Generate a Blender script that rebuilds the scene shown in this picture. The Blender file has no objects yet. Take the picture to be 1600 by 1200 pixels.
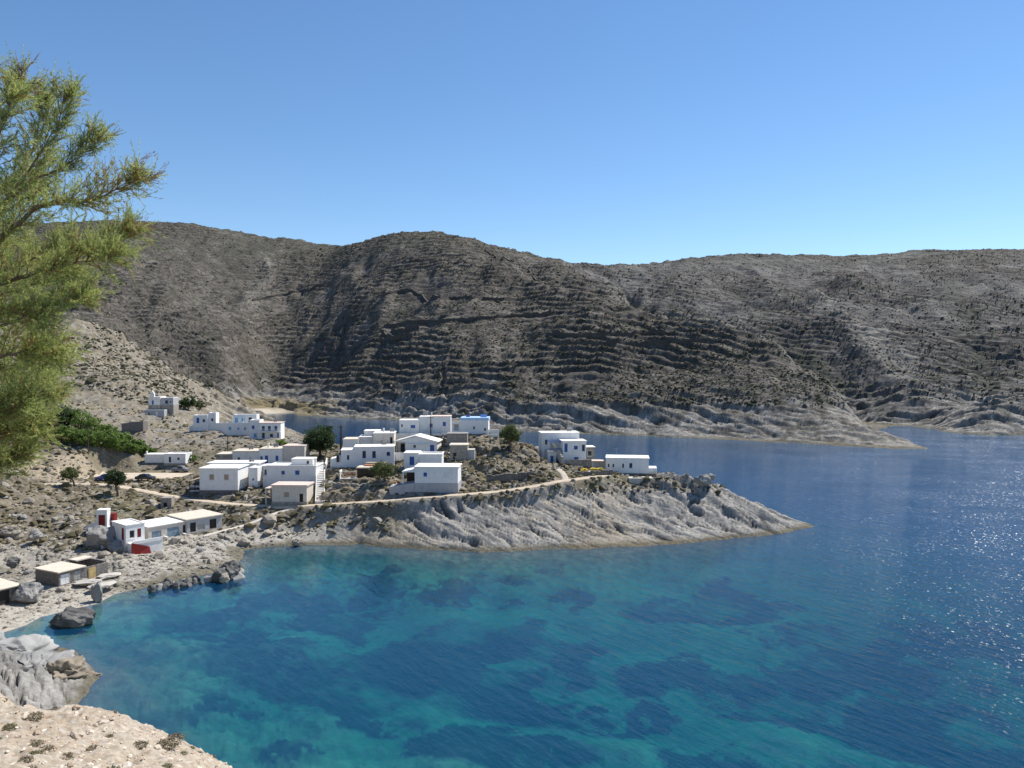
import bpy, bmesh, math, random
import numpy as np
from mathutils import Vector, Matrix
random.seed(7)
rng = np.random.default_rng(7)
SC = bpy.context.scene
COL = SC.collection

# ------------------------------------------------------------------ camera, sky, sun, exposure
F = 1186.0            # focal length in photo pixels
CAMH = 36.0
HORIZ = 575.0
PITCH = math.atan((600 - HORIZ) / F)
cam_d = bpy.data.cameras.new('camera')
cam_d.sensor_width = 36.0
cam_d.lens = 36.0 * F / 1600.0
cam_d.clip_start = 0.1
cam_d.clip_end = 9000
cam = bpy.data.objects.new('camera', cam_d)
COL.objects.link(cam)
cam.location = (0, 0, CAMH)
cam.rotation_euler = (math.radians(90) - PITCH, 0, 0)
SC.camera = cam

SUN_AZ = math.radians(52)      # clockwise from +Y (the view direction)
SUN_EL = math.radians(55)
world = bpy.data.worlds.new('World')
SC.world = world
world.use_nodes = True
wn = world.node_tree
bg = wn.nodes['Background']
sky = wn.nodes.new('ShaderNodeTexSky')
sky.sky_type = 'NISHITA'
sky.sun_disc = False
sky.sun_elevation = SUN_EL
sky.sun_rotation = SUN_AZ
sky.altitude = 0
sky.air_density = 0.9
sky.dust_density = 0.0
sky.ozone_density = 2.2
hs = wn.nodes.new('ShaderNodeHueSaturation'); hs.inputs['Saturation'].default_value = 1.14
wn.links.new(sky.outputs[0], hs.inputs['Color']); wn.links.new(hs.outputs[0], bg.inputs[0])
bg.inputs[1].default_value = 0.118
sun_d = bpy.data.lights.new('sun', 'SUN')
sun_d.energy = 5.0
sun_d.angle = math.radians(0.53)
sun_d.color = (1.0, 0.95, 0.87)
sun = bpy.data.objects.new('sun', sun_d)
COL.objects.link(sun)
sdir = Vector((math.sin(SUN_AZ) * math.cos(SUN_EL), math.cos(SUN_AZ) * math.cos(SUN_EL), math.sin(SUN_EL)))
sun.rotation_euler = sdir.to_track_quat('Z', 'Y').to_euler()
sun.location = sdir * 500
SC.view_settings.view_transform = 'Standard'
SC.view_settings.look = 'None'
SC.view_settings.gamma = 1
SC.view_settings.exposure = 0.37
SC.view_settings.use_curve_mapping = False

# ------------------------------------------------------------------ survey helper: a sighting becomes a world point
cP, sP = math.cos(PITCH), math.sin(PITCH)
def P(px, py, d):
    u = (px - 800) / F
    v = (600 - py) / F
    dy = cP + v * sP
    dz = v * cP - sP
    k = d / dy
    return (u * k, d, CAMH + dz * k)
def W(px, py):
    """point where the sighting meets the sea (z = 0)"""
    u = (px - 800) / F
    v = (600 - py) / F
    dy = cP + v * sP
    dz = v * cP - sP
    k = -CAMH / dz
    return (u * k, dy * k)
def D(py, z):
    """distance at which height z is seen at row py"""
    v = (600 - py) / F
    return (CAMH - z) * (cP + v * sP) / -(v * cP - sP)

# ------------------------------------------------------------------ noise
def _hash(ix, iy, seed):
    h = (ix.astype(np.int64) * 374761393 + iy.astype(np.int64) * 668265263 + seed * 974634777) & 0xffffffff
    h = ((h ^ (h >> 13)) * 1274126177) & 0xffffffff
    return (h ^ (h >> 16)) & 0xffff
_TA = np.linspace(0, 2 * np.pi, 65536, endpoint=False)
_C, _S = np.cos(_TA).astype(np.float32), np.sin(_TA).astype(np.float32)
def noise(x, y, seed=0):
    x = np.asarray(x, dtype=np.float64); y = np.asarray(y, dtype=np.float64)
    ix = np.floor(x); iy = np.floor(y)
    fx = (x - ix).astype(np.float32); fy = (y - iy).astype(np.float32)
    ix = ix.astype(np.int64); iy = iy.astype(np.int64)
    def g(a, b):
        h = _hash(ix + a, iy + b, seed)
        return _C[h] * (fx - a) + _S[h] * (fy - b)
    u = fx * fx * fx * (fx * (fx * 6 - 15) + 10)
    v = fy * fy * fy * (fy * (fy * 6 - 15) + 10)
    a = g(0, 0); b = g(1, 0); c = g(0, 1); d = g(1, 1)
    return (a + u * (b - a) + v * (c - a + u * (a - b - c + d))) * 1.45
def fbm(x, y, oct=4, seed=0, gain=0.5, lac=2.03):
    s = 0; a = 1.0; f = 1.0
    for i in range(oct):
        s = s + a * noise(x * f + 13.7 * i, y * f - 7.1 * i, seed + i * 17)
        a *= gain; f *= lac
    return s
def ridged(x, y, oct=4, seed=0, gain=0.5):
    s = 0; a = 1.0; f = 1.0
    for i in range(oct):
        s = s + a * (1 - 2 * np.abs(noise(x * f + 3.3 * i, y * f + 9.2 * i, seed + i * 31)))
        a *= gain; f *= 2.07
    return s
def sm(e0, e1, x):
    t = np.clip((x - e0) / (e1 - e0), 0, 1)
    return t * t * (3 - 2 * t)
def saw(t, edge=0.8):
    """gentle rise, steep fall: a ledge profile 0..1"""
    f = t - np.floor(t)
    return np.where(f < edge, f / edge, (1 - f) / (1 - edge))

# ------------------------------------------------------------------ shoreline (land polygon), world metres
coast = [(90, -300), (60, -40), (34, 14), (14, 36), (-8, 47), (-26, 57), (-38, 68), (-45, 78),
         W(142, 1078), W(152, 1058), W(135, 1036), (-56.5, 96), (-62, 98), (-69, 99), (-74, 101)]
coast += [W(a, b) for a, b in [(0, 990), (38, 978), (62, 965), (100, 955), (150, 944), (180, 928), (222, 918), (262, 908), (300, 902),
                               (345, 893), (372, 876), (385, 859), (450, 852), (560, 851), (640, 857), (740, 863), (850, 859), (950, 856),
                               (1060, 850), (1100, 846), (1150, 841), (1220, 833), (1272, 823)]]
coast += [(66, 178), (52, 188), (42, 198), (30, 212), (15, 228), (0, 240), (-15, 252), (-35, 265), (-50, 285), (-62, 310), (-75, 340),
          (-92, 370), (-122, 430), (-160, 500), (-192, 560)]
coast += [W(a, b) for a, b in [(400, 647), (435, 646), (455, 645.5), (472, 649), (500, 651), (525, 652), (570, 654), (622, 656), (690, 664), (750, 669),
                               (815, 673), (912, 678), (1012, 681), (1050, 684), (1110, 685), (1187, 689), (1260, 693), (1325, 696.5), (1394, 700.5), (1444, 701)]]
coast += [(188, 350), (186, 372), (192, 400), (203, 430), W(1362, 672), W(1385, 667), W(1418, 665), W(1452, 670), W(1497, 677), W(1548, 681), W(1600, 680),
          (350, 418), (400, 410), (480, 372), (560, 380), (700, 430), (1100, 520), (2400, 900), (2400, 2200), (-2400, 2200), (-2400, -300)]
coast = np.array(coast, dtype=np.float64)
def coast_sd(x, y):
    """signed distance to the shoreline, positive on land"""
    best = np.full(x.shape, 1e18); inside = np.zeros(x.shape, dtype=bool)
    n = len(coast)
    for i in range(n):
        ax, ay = coast[i]; bx, by = coast[(i + 1) % n]
        dx, dy = bx - ax, by - ay
        t = np.clip(((x - ax) * dx + (y - ay) * dy) / (dx * dx + dy * dy), 0, 1)
        q = (x - ax - t * dx) ** 2 + (y - ay - t * dy) ** 2
        np.minimum(best, q, out=best)
        if ay != by:
            c = ((ay > y) != (by > y)) & (x < (bx - ax) * (y - ay) / (by - ay) + ax)
            inside ^= c
    s = np.sqrt(best)
    return np.where(inside, s, -s)

# ------------------------------------------------------------------ spot heights
pts = [P(*p) for p in [
    (0, 1200, 20), (0, 1060, 34), (165, 1112, 31), (330, 1200, 27), (-200, 1040, 35), (-200, 1200, 22), (-500, 1100, 24), (-700, 900, 40),
    (70, 1085, 33), (250, 1160, 29), (100, 1200, 22.5), (200, 1200, 24.5),
    (50, 1030, 88), (0, 1003, 92), (100, 1030, 88), (125, 1050, 88), (-120, 975, 96), (-300, 900, 100),
    (0, 950, 112), (0, 930, 118), (-100, 900, 125), (0, 880, 135), (0, 850, 143), (0, 800, 158), (0, 762, 172), (50, 762, 172),
    (100, 820, 152), (100, 790, 165), (100, 905, 125), (210, 866, 138), (250, 850, 146), (320, 832, 154), (300, 805, 163), (400, 827, 156.7),
    (250, 790, 168), (150, 850, 142), (60, 900, 126), (50, 850, 143), (160, 800, 162),
    (560, 800, 160.5), (480, 820, 159), (640, 815, 156.5),
    (345, 785, 169), (460, 791, 165), (500, 788, 164), (600, 783, 162), (700, 775, 162), (760, 770, 163), (850, 757, 167), (900, 745, 171), (960, 742, 176),
    (200, 762, 184), (150, 755, 188), (270, 775, 175),
    (1030, 742, 176), (1060, 746, 175), (1100, 757, 172.5), (1150, 778, 172), (1200, 799, 172), (1250, 818, 172),
    (1000, 800, 165), (850, 810, 157), (1100, 812, 164), (1000, 770, 170), (700, 820, 154.5), (900, 785, 164), (700, 795, 158), (900, 820, 158), (800, 785, 162),
    (740, 679, 205), (665, 680, 207), (790, 705, 188), (560, 730, 187), (650, 709, 196), (715, 718, 187), (720, 760, 170), (800, 742, 176), (830, 704, 189),
    (870, 724, 188), (980, 740, 182), (497, 717, 203), (450, 727, 195), (380, 737, 190), (300, 747, 186), (225, 750, 197), (150, 745, 198), (300, 730, 207),
    (420, 700, 225), (300, 700, 240), (350, 690, 255), (318, 676, 286), (410, 686, 270), (245, 651, 325), (245, 722, 213), (760, 730, 179), (760, 755, 170),
    (130, 700, 207), (60, 690, 207), (0, 690, 205), (0, 730, 187), (-200, 700, 195), (160, 693, 240), (90, 668, 245), (0, 650, 245), (220, 702, 235),
    (200, 660, 290), (110, 635, 300), (100, 620, 330), (20, 600, 330), (100, 560, 385), (150, 512, 430), (60, 535, 400), (0, 530, 400), (220, 560, 425), (300, 612, 430),
    (260, 588, 430), (200, 600, 370), (210, 590, 500), (120, 570, 520), (335, 628, 560), (400, 626, 690), (450, 626, 700), (340, 642, 560), (420, 640, 622), (348, 654, 400), (372, 662, 350),
    (500, 612, 700), (560, 620, 592), (560, 560, 660), (640, 600, 560), (500, 580, 740),
    (640, 500, 680), (640, 430, 800), (650, 371, 920), (605, 372, 960), (690, 374, 915), (650, 395, 1100), (800, 600, 500), (800, 500, 620), (800, 440, 740), (800, 404, 860), (720, 380, 900),
    (900, 620, 460), (900, 520, 560), (900, 450, 700), (900, 422, 800), (1000, 640, 430), (1000, 560, 500), (1000, 500, 590), (950, 450, 700), (1050, 512, 580),
    (1100, 640, 420), (1100, 560, 490), (1110, 530, 530), (1200, 640, 400), (1200, 585, 460), (1210, 563, 490), (1300, 655, 380), (1290, 612, 430), (1345, 648, 410), (1380, 676, 370), (1420, 691, 352),
    (1060, 575, 650), (1140, 603, 585), (1240, 628, 530), (1310, 652, 478), (950, 480, 840), (1000, 530, 740),
    (1050, 480, 790), (1000, 445, 900), (930, 419, 1080), (1200, 545, 640), (1280, 585, 560), (1150, 500, 740),
    (1400, 640, 492), (1350, 600, 560), (1500, 652, 442), (1500, 600, 510), (1600, 640, 432), (1600, 560, 570), (1400, 520, 660), (1200, 480, 790), (1200, 425, 1000),
    (1170, 402, 1100), (1400, 440, 900), (1400, 401, 1100), (1600, 480, 740), (1600, 430, 900), (1600, 392, 1100), (1300, 410, 1080), (1250, 401, 1140), (1480, 393, 1100),
    (1000, 416, 1120), (1100, 405, 1100), (1340, 409, 1100), (1540, 393, 1100), (1850, 400, 1100), (1850, 610, 500), (1850, 500, 740), (2300, 420, 1100), (2300, 600, 600), (2300, 500, 800),
    (240, 352, 1100), (240, 420, 900), (240, 500, 720), (260, 560, 620), (330, 600, 640), (400, 600, 740), (400, 540, 820), (400, 460, 980), (400, 367, 1200), (460, 376, 1200), (520, 383, 1180), (320, 357, 1130),
    (300, 480, 800), (330, 540, 720), (480, 440, 1000), (500, 520, 820), (580, 373, 1050), (545, 382, 1120), (580, 440, 850), (540, 500, 780), (100, 350, 1100), (0, 350, 1100), (0, 450, 800),
    (100, 450, 800), (0, 500, 620), (120, 500, 620), (-300, 350, 1000), (-300, 500, 500), (-700, 350, 900), (-700, 500, 450),
    (700, 374, 910), (760, 395, 880), (850, 412, 840), (940, 419, 950),
]]
for px, py in [(-600, 350), (-200, 350), (0, 352), (240, 353), (400, 368), (520, 383), (650, 371), (800, 404), (930, 419), (1100, 405), (1250, 400), (1400, 401), (1600, 392), (1900, 400), (2400, 420)]:
    x, y, z = P(px, py, 1500 if px != 930 else 1550)
    pts.append((x, y, z * 0.8))
    pts.append((x * 1.3, 2000, 150))
pts += [(0, 0, 34.3), (0, -12, 35.5), (-8, 2, 34.8), (0, 9, 29.3), (0, 20, 20), (0, 36, 8), (-8, 30, 18), (-18, 45, 10), (-28, 54, 5), (-30, -20, 40), (-60, 10, 36), (-60, 60, 26),
        (20, 0, 27), (20, -40, 30), (-11, 12, 30), (-30, 47, 13), (-42, 52, 12), (-52, 62, 10), (-46, 70, 5), (-60, 74, 9), (-70, 88, 8), (-80, 100, 6), (-100, 120, 12), (-120, 80, 25), (-120, 160, 18), (-140, 220, 24), (-140, 120, 26),
        (40, 190, 6.5), (25, 205, 7), (55, 184, 2.0), (-20, 235, 8), (-45, 250, 7), (5, 222, 9), (-65, 290, 6), (-90, 325, 5), (-125, 330, 8), (-150, 420, 6), (-190, 500, 5), (-150, 380, 9),
        (-200, 400, 30), (-260, 300, 60), (-260, 450, 60), (-240, 540, 14), (-300, 700, 40), (-400, 500, 90), (-300, -100, 70), (-900, 0, 160), (0, -200, 70), (190, 360, 2), (60, 182, 2.2)]
pts = np.array(pts)
# shoreline points keep the fitted surface at sea level along the coast
cs = coast[2:-6]
cps = []
for i in range(len(cs) - 1):
    a, b = cs[i], cs[i + 1]
    L = np.hypot(*(b - a)); step = 12 if a[1] < 240 else 30
    for k in range(max(1, int(L / step))):
        cps.append((*(a + (b - a) * k / max(1, int(L / step))), 0.3))
ctrl = np.vstack([pts, np.array(cps)])
KS = 100.0
def _fit(c, lam=2e-4):
    X = c[:, :2] / KS
    n = len(X)
    d2 = ((X[:, None, :] - X[None, :, :]) ** 2).sum(-1)
    K = 0.5 * d2 * np.log(d2 + 1e-12) + lam * np.eye(n)
    Q = np.hstack([np.ones((n, 1)), X])
    A = np.block([[K, Q], [Q.T, np.zeros((3, 3))]])
    return X.astype(np.float32), np.linalg.solve(A, np.concatenate([c[:, 2], np.zeros(3)]))
RX, RW = _fit(ctrl)
def rbf(x, y):
    x = np.asarray(x); shp = x.shape
    x = (x.ravel() / KS).astype(np.float32); y = (np.asarray(y).ravel() / KS).astype(np.float32)
    out = np.empty(x.shape, dtype=np.float64)
    w = RW[:-3].astype(np.float32)
    for s in range(0, len(x), 16384):
        e = s + 16384
        d2 = (x[s:e, None] - RX[None, :, 0]) ** 2 + (y[s:e, None] - RX[None, :, 1]) ** 2
        out[s:e] = (0.5 * d2 * np.log(d2 + 1e-12)) @ w + RW[-3] + RW[-2] * x[s:e] + RW[-1] * y[s:e]
    return out.reshape(shp)
# ------------------------------------------------------------------ where buildings stand: level pads cut in the ground
# name: (px of the front left corner, px of the front right corner, py of the base, distance, yaw degrees, depth, height)
SITES = {
    'h_big':     (312, 372, 772, 175, 0, 9.0),
    'h_tan':     (425, 480, 784, 166, -2, 5.0),
    'h_blue':    (413, 495, 764, 178, -3, 7.0),
    'h_rowL':    (338, 404, 732, 198, 4, 6.5),
    'h_rowR':    (405, 475, 732, 198, 2, 7.0),
    'h_lowW':    (222, 290, 724, 213, 0, 5.0),
    'h_cube':    (302, 335, 673, 287, 6, 6.0),
    'h_blueT':   (354, 398, 680, 276, 4, 7.0),
    'h_balc':    (391, 438, 686, 269, 3, 7.5),
    'h_chapel':  (228, 268, 650, 325, 0, 7.0),
    'h_ruin':    (190, 222, 674, 262, 8, 5.0),
    'h_long':    (516, 615, 731, 186, 8, 6.5),
    'h_upper':   (536, 616, 712, 197, 4, 7.0),
    'h_gable':   (618, 684, 709, 196, -5, 7.0),
    'h_top':     (624, 704, 678, 207, 2, 6.0),
    'h_roofB':   (720, 763, 678, 206, -2, 6.0),
    'h_stoneU':  (698, 730, 696, 196, 0, 4.5),
    'h_stoneL':  (703, 741, 719, 186, 0, 5.0),
    'h_mid':     (631, 690, 732, 178, 0, 6.0),
    'h_front':   (648, 716, 768, 165, -3, 6.5),
    'h_shed':    (558, 592, 752, 178, 0, 4.0),
    'h_two':     (857, 917, 726, 188, 6, 11.0),
    'h_right':   (947, 1013, 742, 180, -8, 7.5),
}
PADS = []
for k, (pa, pb, py, d, yaw, dp) in SITES.items():
    a = P(pa, py, d)
    w = (pb - pa) / F * d
    PADS.append((a[0], a[1], math.radians(yaw), w, dp, a[2], 1.6))
def pad_world(cx, cy, yawdeg, w, dp, z, fall=1.2):
    PADS.append((cx, cy, math.radians(yawdeg), w, dp, z, fall))
# boathouse sites (front left corner, yaw; the front runs away from the camera along the shore)
BH = {}
a = P(197, 868, 138.5); BH['tower'] = (a[0], a[1], 50, 3.4, 6.0, 2.0)
a = P(232, 852, 147);   BH['row1'] = (a[0], a[1], 52, 8.6, 7.0, 2.3)
a = P(292, 838, 152.6); BH['row2'] = (a[0], a[1], 50, 7.6, 8.0, 2.6)
a = P(92, 917, 121);    BH['stone'] = (a[0], a[1], 64, 8.6, 6.0, 1.0)
a = P(6, 946, 112);     BH['far'] = (a[0] - 4, a[1] - 6, 58, 9.5, 6.5, 0.8)
for k, (x, y, yw, w, dp, z) in BH.items():
    pad_world(x, y, yw, w, dp, z, 1.4)
# car park
a = P(130, 752, 196); PADS.append((a[0], a[1], 0, 26, 13, 7.2, 3.0))

# tracks: (px, py, distance) along the centre line, width
TRACKS = [
    ('dirt_road', 2.6, [P(*p) for p in [(-40, 762, 176), (60, 757, 184), (150, 757, 188), (200, 763, 184), (270, 776, 175), (345, 786, 169), (400, 790, 166.5), (460, 791, 165), (500, 789, 164), (550, 786, 163),
        (600, 783, 162), (640, 779, 161.5), (700, 774.5, 162), (760, 770, 163), (810, 764, 165), (850, 757, 167), (875, 752, 169), (900, 749, 171), (930, 745, 173.5), (955, 742, 177)]]),
    ('concrete_path', 1.5, [P(*p) for p in [(318, 838, 153.5), (350, 829, 155.5), (385, 820, 158), (415, 808, 160.5), (440, 799, 163), (462, 792, 164.6)]]),
    ('lane', 1.6, [P(*p) for p in [(884, 751, 170.5), (880, 741, 175), (872, 733, 180)]]),
]
def track_samples(tp, step=0.7):
    tp = np.array(tp)
    # Catmull-Rom
    out = []
    n = len(tp)
    for i in range(n - 1):
        p0 = tp[max(i - 1, 0)]; p1 = tp[i]; p2 = tp[i + 1]; p3 = tp[min(i + 2, n - 1)]
        m = max(2, int(np.linalg.norm(p2 - p1) / step))
        for k in range(m):
            t = k / m
            out.append(0.5 * ((2 * p1) + (-p0 + p2) * t + (2 * p0 - 5 * p1 + 4 * p2 - p3) * t * t + (-p0 + 3 * p1 - 3 * p2 + p3) * t ** 3))
    out.append(tp[-1])
    return np.array(out)
TS = [(n, w, track_samples(p)) for n, w, p in TRACKS]

BEACH = [(-216, 592, 44), (-66, 112, 11), (-70, 104, 10)]
def beachness(x, y):
    b = np.zeros(x.shape)
    for bx, by, r in BEACH:
        b = np.maximum(b, 1 - sm(r * 0.6, r * 1.3, np.hypot(x - bx, y - by)))
    # pebble shore in front of the boathouses
    return b
def zone_tip(x, y):   # bare rock of the headland: its seaward side and its point
    return np.maximum(sm(-36, -14, x) * (1 - sm(205, 250, y)) * sm(120, 140, y), sm(64, 70, y) * (1 - sm(99, 103, y)) * (x < 0) * .45)

def strata(x, y, ux, uy, per, seed, edge=0.78, hz=0.0):
    u = x * ux + y * uy + hz
    v = x * .8 - y * .35 - hz * .5
    wv = fbm(x / (per * 5), y / (per * 5), 3, seed) * .85 + fbm(x / per / 1.6, y / per / 1.6, 2, seed + 5) * 0.16
    amp = sm(-0.35, 0.5, noise(v / (per * 5), u / (per * 1.6), seed + 9))
    return (1 - saw(u / per + wv, edge)) * (0.35 + 0.65 * amp)

# gullies (negative) and sharp crests (positive) of the hills: sighted course, height, half width
COURSES = [
    (-30, 27, [(950, 475, 850), (1000, 520, 755), (1060, 560, 678), (1140, 592, 605), (1240, 622, 545), (1310, 648, 490), (1362, 672, 442)]),
    (10, 17, [(925, 436, 760), (955, 450, 700), (1050, 508, 588), (1110, 527, 535), (1210, 562, 487), (1290, 610, 430), (1345, 648, 398), (1400, 685, 365)]),
    (-7, 24, [(520, 386, 1120), (490, 440, 980), (440, 520, 830), (395, 580, 730), (365, 614, 650)]),
    (-8, 22, [(640, 480, 740), (605, 520, 690), (572, 570, 640), (545, 605, 600)]),
    (-9, 24, [(1150, 430, 900), (1185, 480, 770), (1225, 540, 650), (1262, 585, 575)]),
    (-10, 26, [(1475, 430, 920), (1510, 500, 730), (1535, 570, 570), (1545, 630, 470)]),
    (-7, 20, [(1290, 560, 600), (1340, 600, 530), (1375, 640, 485)]),
    (7, 16, [(1270, 470, 800), (1330, 540, 640), (1400, 600, 540), (1440, 640, 480)]),
    (-8, 24, [(300, 420, 920), (320, 480, 800), (335, 550, 690)]),
    (5, 18, [(420, 400, 1080), (400, 470, 920), (375, 540, 790), (350, 590, 690)]),
    (-6, 18, [(790, 450, 720), (830, 530, 590), (870, 600, 480)]),
]
COURSES = [(a, w, np.array([P(*q)[:2] for q in pl])) for a, w, pl in COURSES]
def courses(x, y):
    wx = x + 9 * fbm(x / 45, y / 45, 3, 121); wy = y + 12 * fbm(x / 45, y / 45, 3, 123)
    out = np.zeros(x.shape)
    for amp, w, pl in COURSES:
        best = np.full(x.shape, 1e9)
        for i in range(len(pl) - 1):
            ax, ay = pl[i]; dx, dy = pl[i + 1] - pl[i]
            t = np.clip(((wx - ax) * dx + (wy - ay) * dy) / (dx * dx + dy * dy), 0, 1)
            np.minimum(best, np.hypot(wx - ax - t * dx, wy - ay - t * dy), out=best)
        out += amp * np.exp(-np.abs(best / w) ** 1.4)
    return out
def fissure(x, y, H, s_):
    # long dark cracks that dip to the right, following the beds
    u = (.85 * x + .87 * y + .8 * H) / s_; v = (x * .8 - y * .35 - H * .4) / s_
    n = noise(u / 5.2 + .35 * noise(v / 9, u / 9, 51), v / 26, 52)
    n2 = noise(u / 2.4 + .3 * noise(v / 6, u / 6, 53), v / 15, 54)
    k = sm(-.2, .3, noise(v / 11, u / 14, 55))
    return np.maximum((1 - sm(.02, .095, np.abs(n))) * k, .8 * (1 - sm(.015, .075, np.abs(n2))) * (1 - k * .4))
def terrace(x, y, H):
    ta = sm(-0.35, 0.25, fbm(x / 150, y / 120, 3, 91))
    return (H + .24 * np.clip(x - 60, 0, 900) + fbm(x / 50, y / 50, 3, 92) * 2.6) / 5.0, ta
def height(x, y, detail=True):
    x = np.asarray(x, dtype=np.float64); y = np.asarray(y, dtype=np.float64)
    H = rbf(x, y)
    sd0 = coast_sd(x, y)
    far = sm(230, 420, y)
    foreg = (1 - sm(62, 74, y)) * (x < 60)
    wob = fbm(x / 7, y / 7, 3, 3) * 0.9 * (1 - far) + far * (fbm(x / 30, y / 30, 4, 5) * 5)
    be = beachness(x, y)
    sd = sd0 + wob * (1 - be)
    tip = zone_tip(x, y)
    hill = sm(330, 430, y + 0.35 * np.clip(-x, 0, 400) * 0 + 0)
    # large relief of the hills: spurs and gullies running down to the sea
    hz = sm(15, 70, H) * hill
    H = H + hz * (ridged(x / 150 + 0.3 * fbm(x / 220, y / 220, 2, 8), y / 260, 3, 11) * 10.0 - 4) * (1 - .95 * sm(125, 170, H))
    H = H + hill * sm(8, 30, H) * fbm(x / 45, y / 60, 4, 21) * 3.2
    gx = x + 25 * fbm(x / 120, y / 120, 3, 23)
    gl = np.maximum(0, ridged(gx / 95, y / 240, 2, 24) - 0.55)
    H = H - hill * sm(12, 50, H) * (1 - sm(150, 190, H)) * gl * 9.0
    if hill.max() > 0:
        H = H + courses(x, y) * hill * sm(0, 40, sd0)
        H = H + hill * (1 - be) * 6.0 * sm(2, 22, sd0) * (1 - sm(40, 90, H))
    rel = np.zeros(x.shape)
    # ledges and cracks
    if detail:
      if tip.max() > 0:
        s1 = strata(x, y, .72, 0.87, 7.5, 31, .80, .8 * H + 2.2 * noise(x / 17, y / 17, 33))
        s1b = strata(x, y, .85, 0.87, 3.4, 36, .74, .8 * H + 1.5 * noise(x / 9, y / 9, 34))
        rel = rel + tip * (s1 * 1.3 + s1b * 0.45 - .9 + fbm(x / 4.5, y / 4.5, 6, 41, .55) * 0.38 + np.round(fbm(x / 2.6, y / 2.6, 2, 44) * 2.5) * .12)
        rel = rel - tip * 1.2 * fissure(x, y, H, 1.0) * (y < 215)
        rel = rel - (tip > 0) * (y < 104) * .7 * fissure(x, y, H, .42)
      near = (1 - tip) * (1 - far) * (1 - foreg)
      if near.max() > 0:
        near = (1 - tip) * (1 - far) * (1 - foreg)
        left = 1 - sm(-70, -40, x)
        s2 = strata(x, y, -0.12, 0.99, 5.5, 61, 0.85)
        rel = rel + near * ((s2 - 0.5) * (0.5 + 0.9 * sm(200, 240, y)) + fbm(x / 6, y / 6, 5, 71) * 0.75)
      # hills: rock band above the water, then terraces
      if hill.max() > 0:
        band = hill * (1 - sm(14, 34, H + 8 * fbm(x / 60, y / 60, 3, 77)))
        slanted = strata(x, y, .85, 0.86, 19, 81, 0.82, .9 * H + 7 * noise(x / 55, y / 55, 83))
        s3b = strata(x, y, 1.0, 0.80, 9, 84, 0.72, .9 * H + 4 * noise(x / 30, y / 30, 85))
        rel = rel - band * 2.6 * fissure(x, y, H, 2.8) + band * (slanted * 4.0 + s3b * 1.8 - 2.6 + fbm(x / 13, y / 13, 6, 86, .58) * 1.3) * sm(0, 14, sd)
        up = hill * (1 - band)
        ph, ta = terrace(x, y, H)
        rel = rel + up * ((0.5 - saw(ph, 0.76)) * 3.0 * (0.2 + 0.8 * ta) + fbm(x / 14, y / 16, 4, 95, .56) * 1.3)
      if y.max() > 240 and y.min() < 450:
        mid = (1 - hill) * sm(240, 330, y)
        rel = rel + mid * ((.5 - saw(H / 2.6 + fbm(x / 20, y / 20, 3, 97), 0.75)) * 1.5)
    rel = rel * (1 - 0.9 * be)
    Hn = H + rel * (0.25 + 0.75 * sm(0.3, 2.5, H))
    Hn = np.maximum(Hn, 0.10 * np.clip(sd, 0, 6) + rel * 0.25 * sm(0, 2, sd))
    ramp = np.where(be > 0.3, sd * 0.10, sd * (1.15 + 0.4 * noise(x / 9, y / 9, 101)))
    ramp = np.maximum(ramp, 0) + 0.02 + (0.8 * rel * sm(0.3, 3, sd)) * (1 - be)
    land = np.minimum(Hn, ramp)
    # level pads and tracks
    if detail:
        idx = np.where((y.ravel() > 95) & (y.ravel() < 345) & (x.ravel() < 60) & (x.ravel() > -190))[0]
        if len(idx):
            lx = x.ravel()[idx]; ly = y.ravel()[idx]; lz = land.ravel()[idx].copy()
            for (cx, cy, yw, w, dp, z, fall) in PADS:
                c, s = math.cos(yw), math.sin(yw)
                qx = (lx - cx) * c + (ly - cy) * s
                qy = -(lx - cx) * s + (ly - cy) * c
                ox = np.maximum(np.maximum(-qx, qx - w), 0); oy = np.maximum(np.maximum(-qy, qy - dp), 0)
                k = 1 - sm(0.5, 0.5 + fall * 1.8, np.hypot(ox, oy))
                lz = lz + (z - 0.05 - lz) * k
            for (nm, w, tp) in TS:
                near_i = np.where((lx > tp[:, 0].min() - 6) & (lx < tp[:, 0].max() + 6) & (ly > tp[:, 1].min() - 6) & (ly < tp[:, 1].max() + 6))[0]
                if not len(near_i): continue
                ax, ay = lx[near_i], ly[near_i]
                bd = np.full(ax.shape, 1e9); bz = np.zeros(ax.shape)
                for q in tp:
                    dd = (ax - q[0]) ** 2 + (ay - q[1]) ** 2
                    m = dd < bd
                    bd[m] = dd[m]; bz[m] = q[2]
                bd = np.sqrt(bd)
                k = 1 - sm(w / 2 + 0.5, w / 2 + 2.2, bd)
                lz[near_i] = lz[near_i] + (bz - lz[near_i]) * k
            land = land.copy(); land.ravel()[idx] = np.where(sd.ravel()[idx] > 0, lz, land.ravel()[idx])
    # sea bed
    q = -sd
    deep = 7.5 + 2.5 * fbm(x / 60, y / 60, 2, 111) + far * 4
    slope = np.where(be > 0.3, 0.14, 0.20 + 0.12 * noise(x / 12, y / 12, 113))
    dep = deep * (1 - np.exp(-np.maximum(q, 0) * slope / deep))
    bed = -dep - 0.02 + (fbm(x / 2.6, y / 2.6, 4, 115) * 0.45) * (1 - sm(14, 34, q)) * sm(0, 3, q) * (1 - be)
    z = np.where(sd > 0, land, np.minimum(bed, -0.03))
    return z, sd, H
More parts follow.
